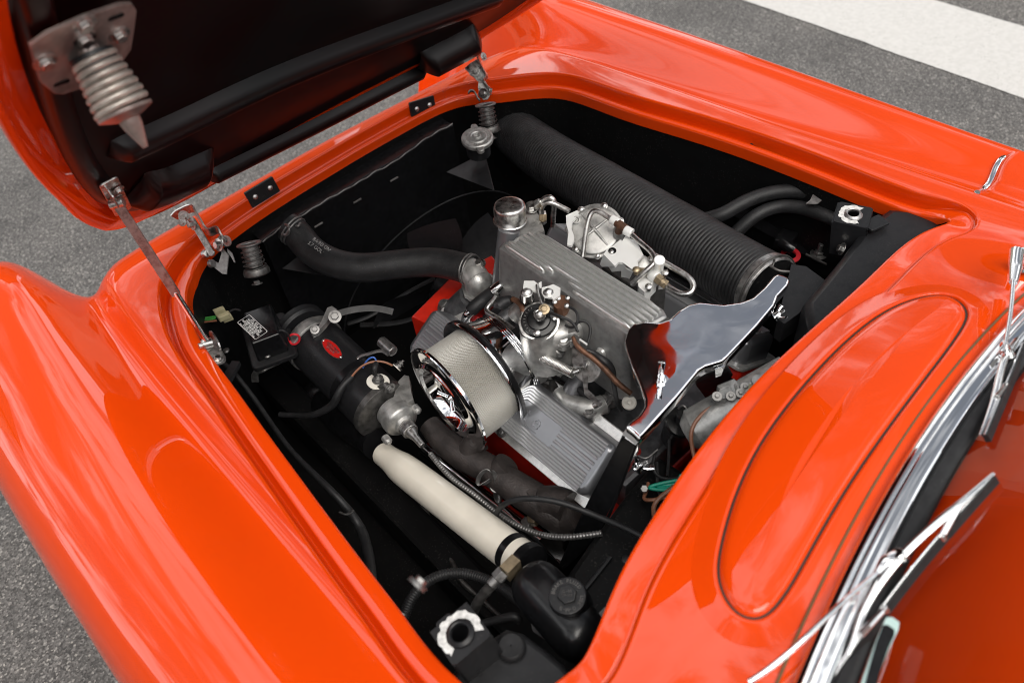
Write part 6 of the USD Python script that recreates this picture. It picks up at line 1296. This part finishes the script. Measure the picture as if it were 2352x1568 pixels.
obj('arm_head', tube([tp0, tp0 * .5 + tp1 * .5, tp1], [.011, .010, .006], 12, 14, flat=.7), 'chrome', w2, smooth=50)
obj('spindle', lathe([(0, .03), (.012, .03), (.014, .01), (.018, 0)], frame(P(2498, 650, .935), (0, .2, 1)), 24), 'chrome', w2)
# mirror on the dash
mq = np.array([P(*p, 1.02) for p in ((2085, 1720), (2112, 1640), (2140, 1560), (2164, 1506), (2178, 1505), (2196, 1518), (2194, 1535), (2172, 1580), (2140, 1660), (2120, 1720))])
mir = obj('mirror', poly_sheet(mq, .012), 'mirror_teal', car, smooth=25, label='pale-edged mirror behind the near wiper')
cm = mq.mean(0); obj('mirror_glass', poly_sheet((mq - cm) * V(.72, .86, .8) * 1.0 + cm + V(0, 0, .002), .001), 'black_gloss', mir)

# ---------------------------------------------------------------- buildings that the paint mirrors (outside the frame)
b1_ = xform('workshop', label='long pale workshop with horizontal ribbed cladding, beside the road', cat_='building')
N = 74; zz = np.repeat(np.linspace(.5, 5.4, N + 1), 2)[1:-1]; xo = np.tile([0, .035], N)
prof = np.stack([np.stack([np.full(2 * N, -7.0) + xo, np.full(2 * N, y), zz], -1) for y in (-14.0, 3.0)])
obj('cladding', grid(prof), 'siding', b1_, smooth=False)
obj('plinth', box(V(-11, -14, 0), V(4.06, 0, 0), V(0, 17, 0), V(0, 0, .5)), 'brick_wall', b1_)
obj('roof', box(V(-11.3, -14.3, 5.4), V(4.6, 0, 0), V(0, 17.6, 0), V(0, 0, .35)), 'dark_steel', b1_)
b2_ = xform('brick_building', label='brown brick building with a row of dark windows, across the yard', cat_='building')
obj('wall', box(V(-16, -19, 0), V(34, 0, 0), V(0, 6, 0), V(0, 0, 6.2)), 'brick_wall', b2_)
obj('roof', box(V(-16.3, -19.3, 6.2), V(34.6, 0, 0), V(0, 6.6, 0), V(0, 0, .3)), 'dark_steel', b2_)
for k in range(8): obj('window', box(V(-13 + k * 4, -13.0, 1.4), V(2, 0, 0), V(0, .03, 0), V(0, 0, 2.2)), 'window_dark', b2_)

def house(x, y, w, d, h, rh, along, wall, label):
    o = xform('house', label=label, cat_='house')
    obj('wall', box(V(x - w / 2, y - d / 2, 0), V(w, 0, 0), V(0, d, 0), V(0, 0, h)), wall, o)
    if along == 'x': r = [V(x - w / 2 - .3, y - d / 2 - .4, h), V(x + w / 2 + .3, y - d / 2 - .4, h), V(x + w / 2 + .3, y + d / 2 + .4, h), V(x - w / 2 - .3, y + d / 2 + .4, h), V(x - w / 2 - .3, y, h + rh), V(x + w / 2 + .3, y, h + rh)]; f = [[0, 1, 5], [0, 5, 4], [2, 3, 4], [2, 4, 5], [0, 4, 3], [1, 2, 5], [0, 3, 2], [0, 2, 1]]
    else: r = [V(x - w / 2 - .4, y - d / 2 - .3, h), V(x + w / 2 + .4, y - d / 2 - .3, h), V(x + w / 2 + .4, y + d / 2 + .3, h), V(x - w / 2 - .4, y + d / 2 + .3, h), V(x, y - d / 2 - .3, h + rh), V(x, y + d / 2 + .3, h + rh)]; f = [[0, 1, 4], [2, 3, 5], [1, 2, 5], [1, 5, 4], [3, 0, 4], [3, 4, 5], [0, 3, 2], [0, 2, 1]]
    obj('roof', tri(r, f), 'roof_tile', o, smooth=False)
    for fl in range(int(h // 2.8)):
        for k in range(max(1, int(w // 2.6))): obj('window', box(V(x - w / 2 + .8 + k * 2.6, y - d / 2 - .03, .9 + fl * 2.8), V(1.1, 0, 0), V(0, .06, 0), V(0, 0, 1.4)), 'window_dark', o)
        for k in range(max(1, int(d // 2.6))): obj('window', box(V(x - w / 2 - .03, y - d / 2 + .8 + k * 2.6, .9 + fl * 2.8), V(.06, 0, 0), V(0, 1.1, 0), V(0, 0, 1.4)), 'window_dark', o)
house(-9, 21, 9, 8, 5.6, 3.0, 'x', 'render_wall', 'cream rendered house across the road, left of the gap')
house(3, 23, 8, 8, 6.0, 3.2, 'y', 'brick_wall', 'red brick gabled house across the road, beyond the gap')
house(15, 20, 9, 9, 5.6, 2.8, 'x', 'render_wall', 'wide cream house across the road, at the corner')
house(24, 6, 8, 10, 6.0, 3.0, 'y', 'brick_wall', 'brick house past the crossing stripe, beside the corner')
house(23, -8, 8, 9, 5.6, 2.8, 'x', 'siding', 'pale clad house past the crossing stripe, farther down the street')
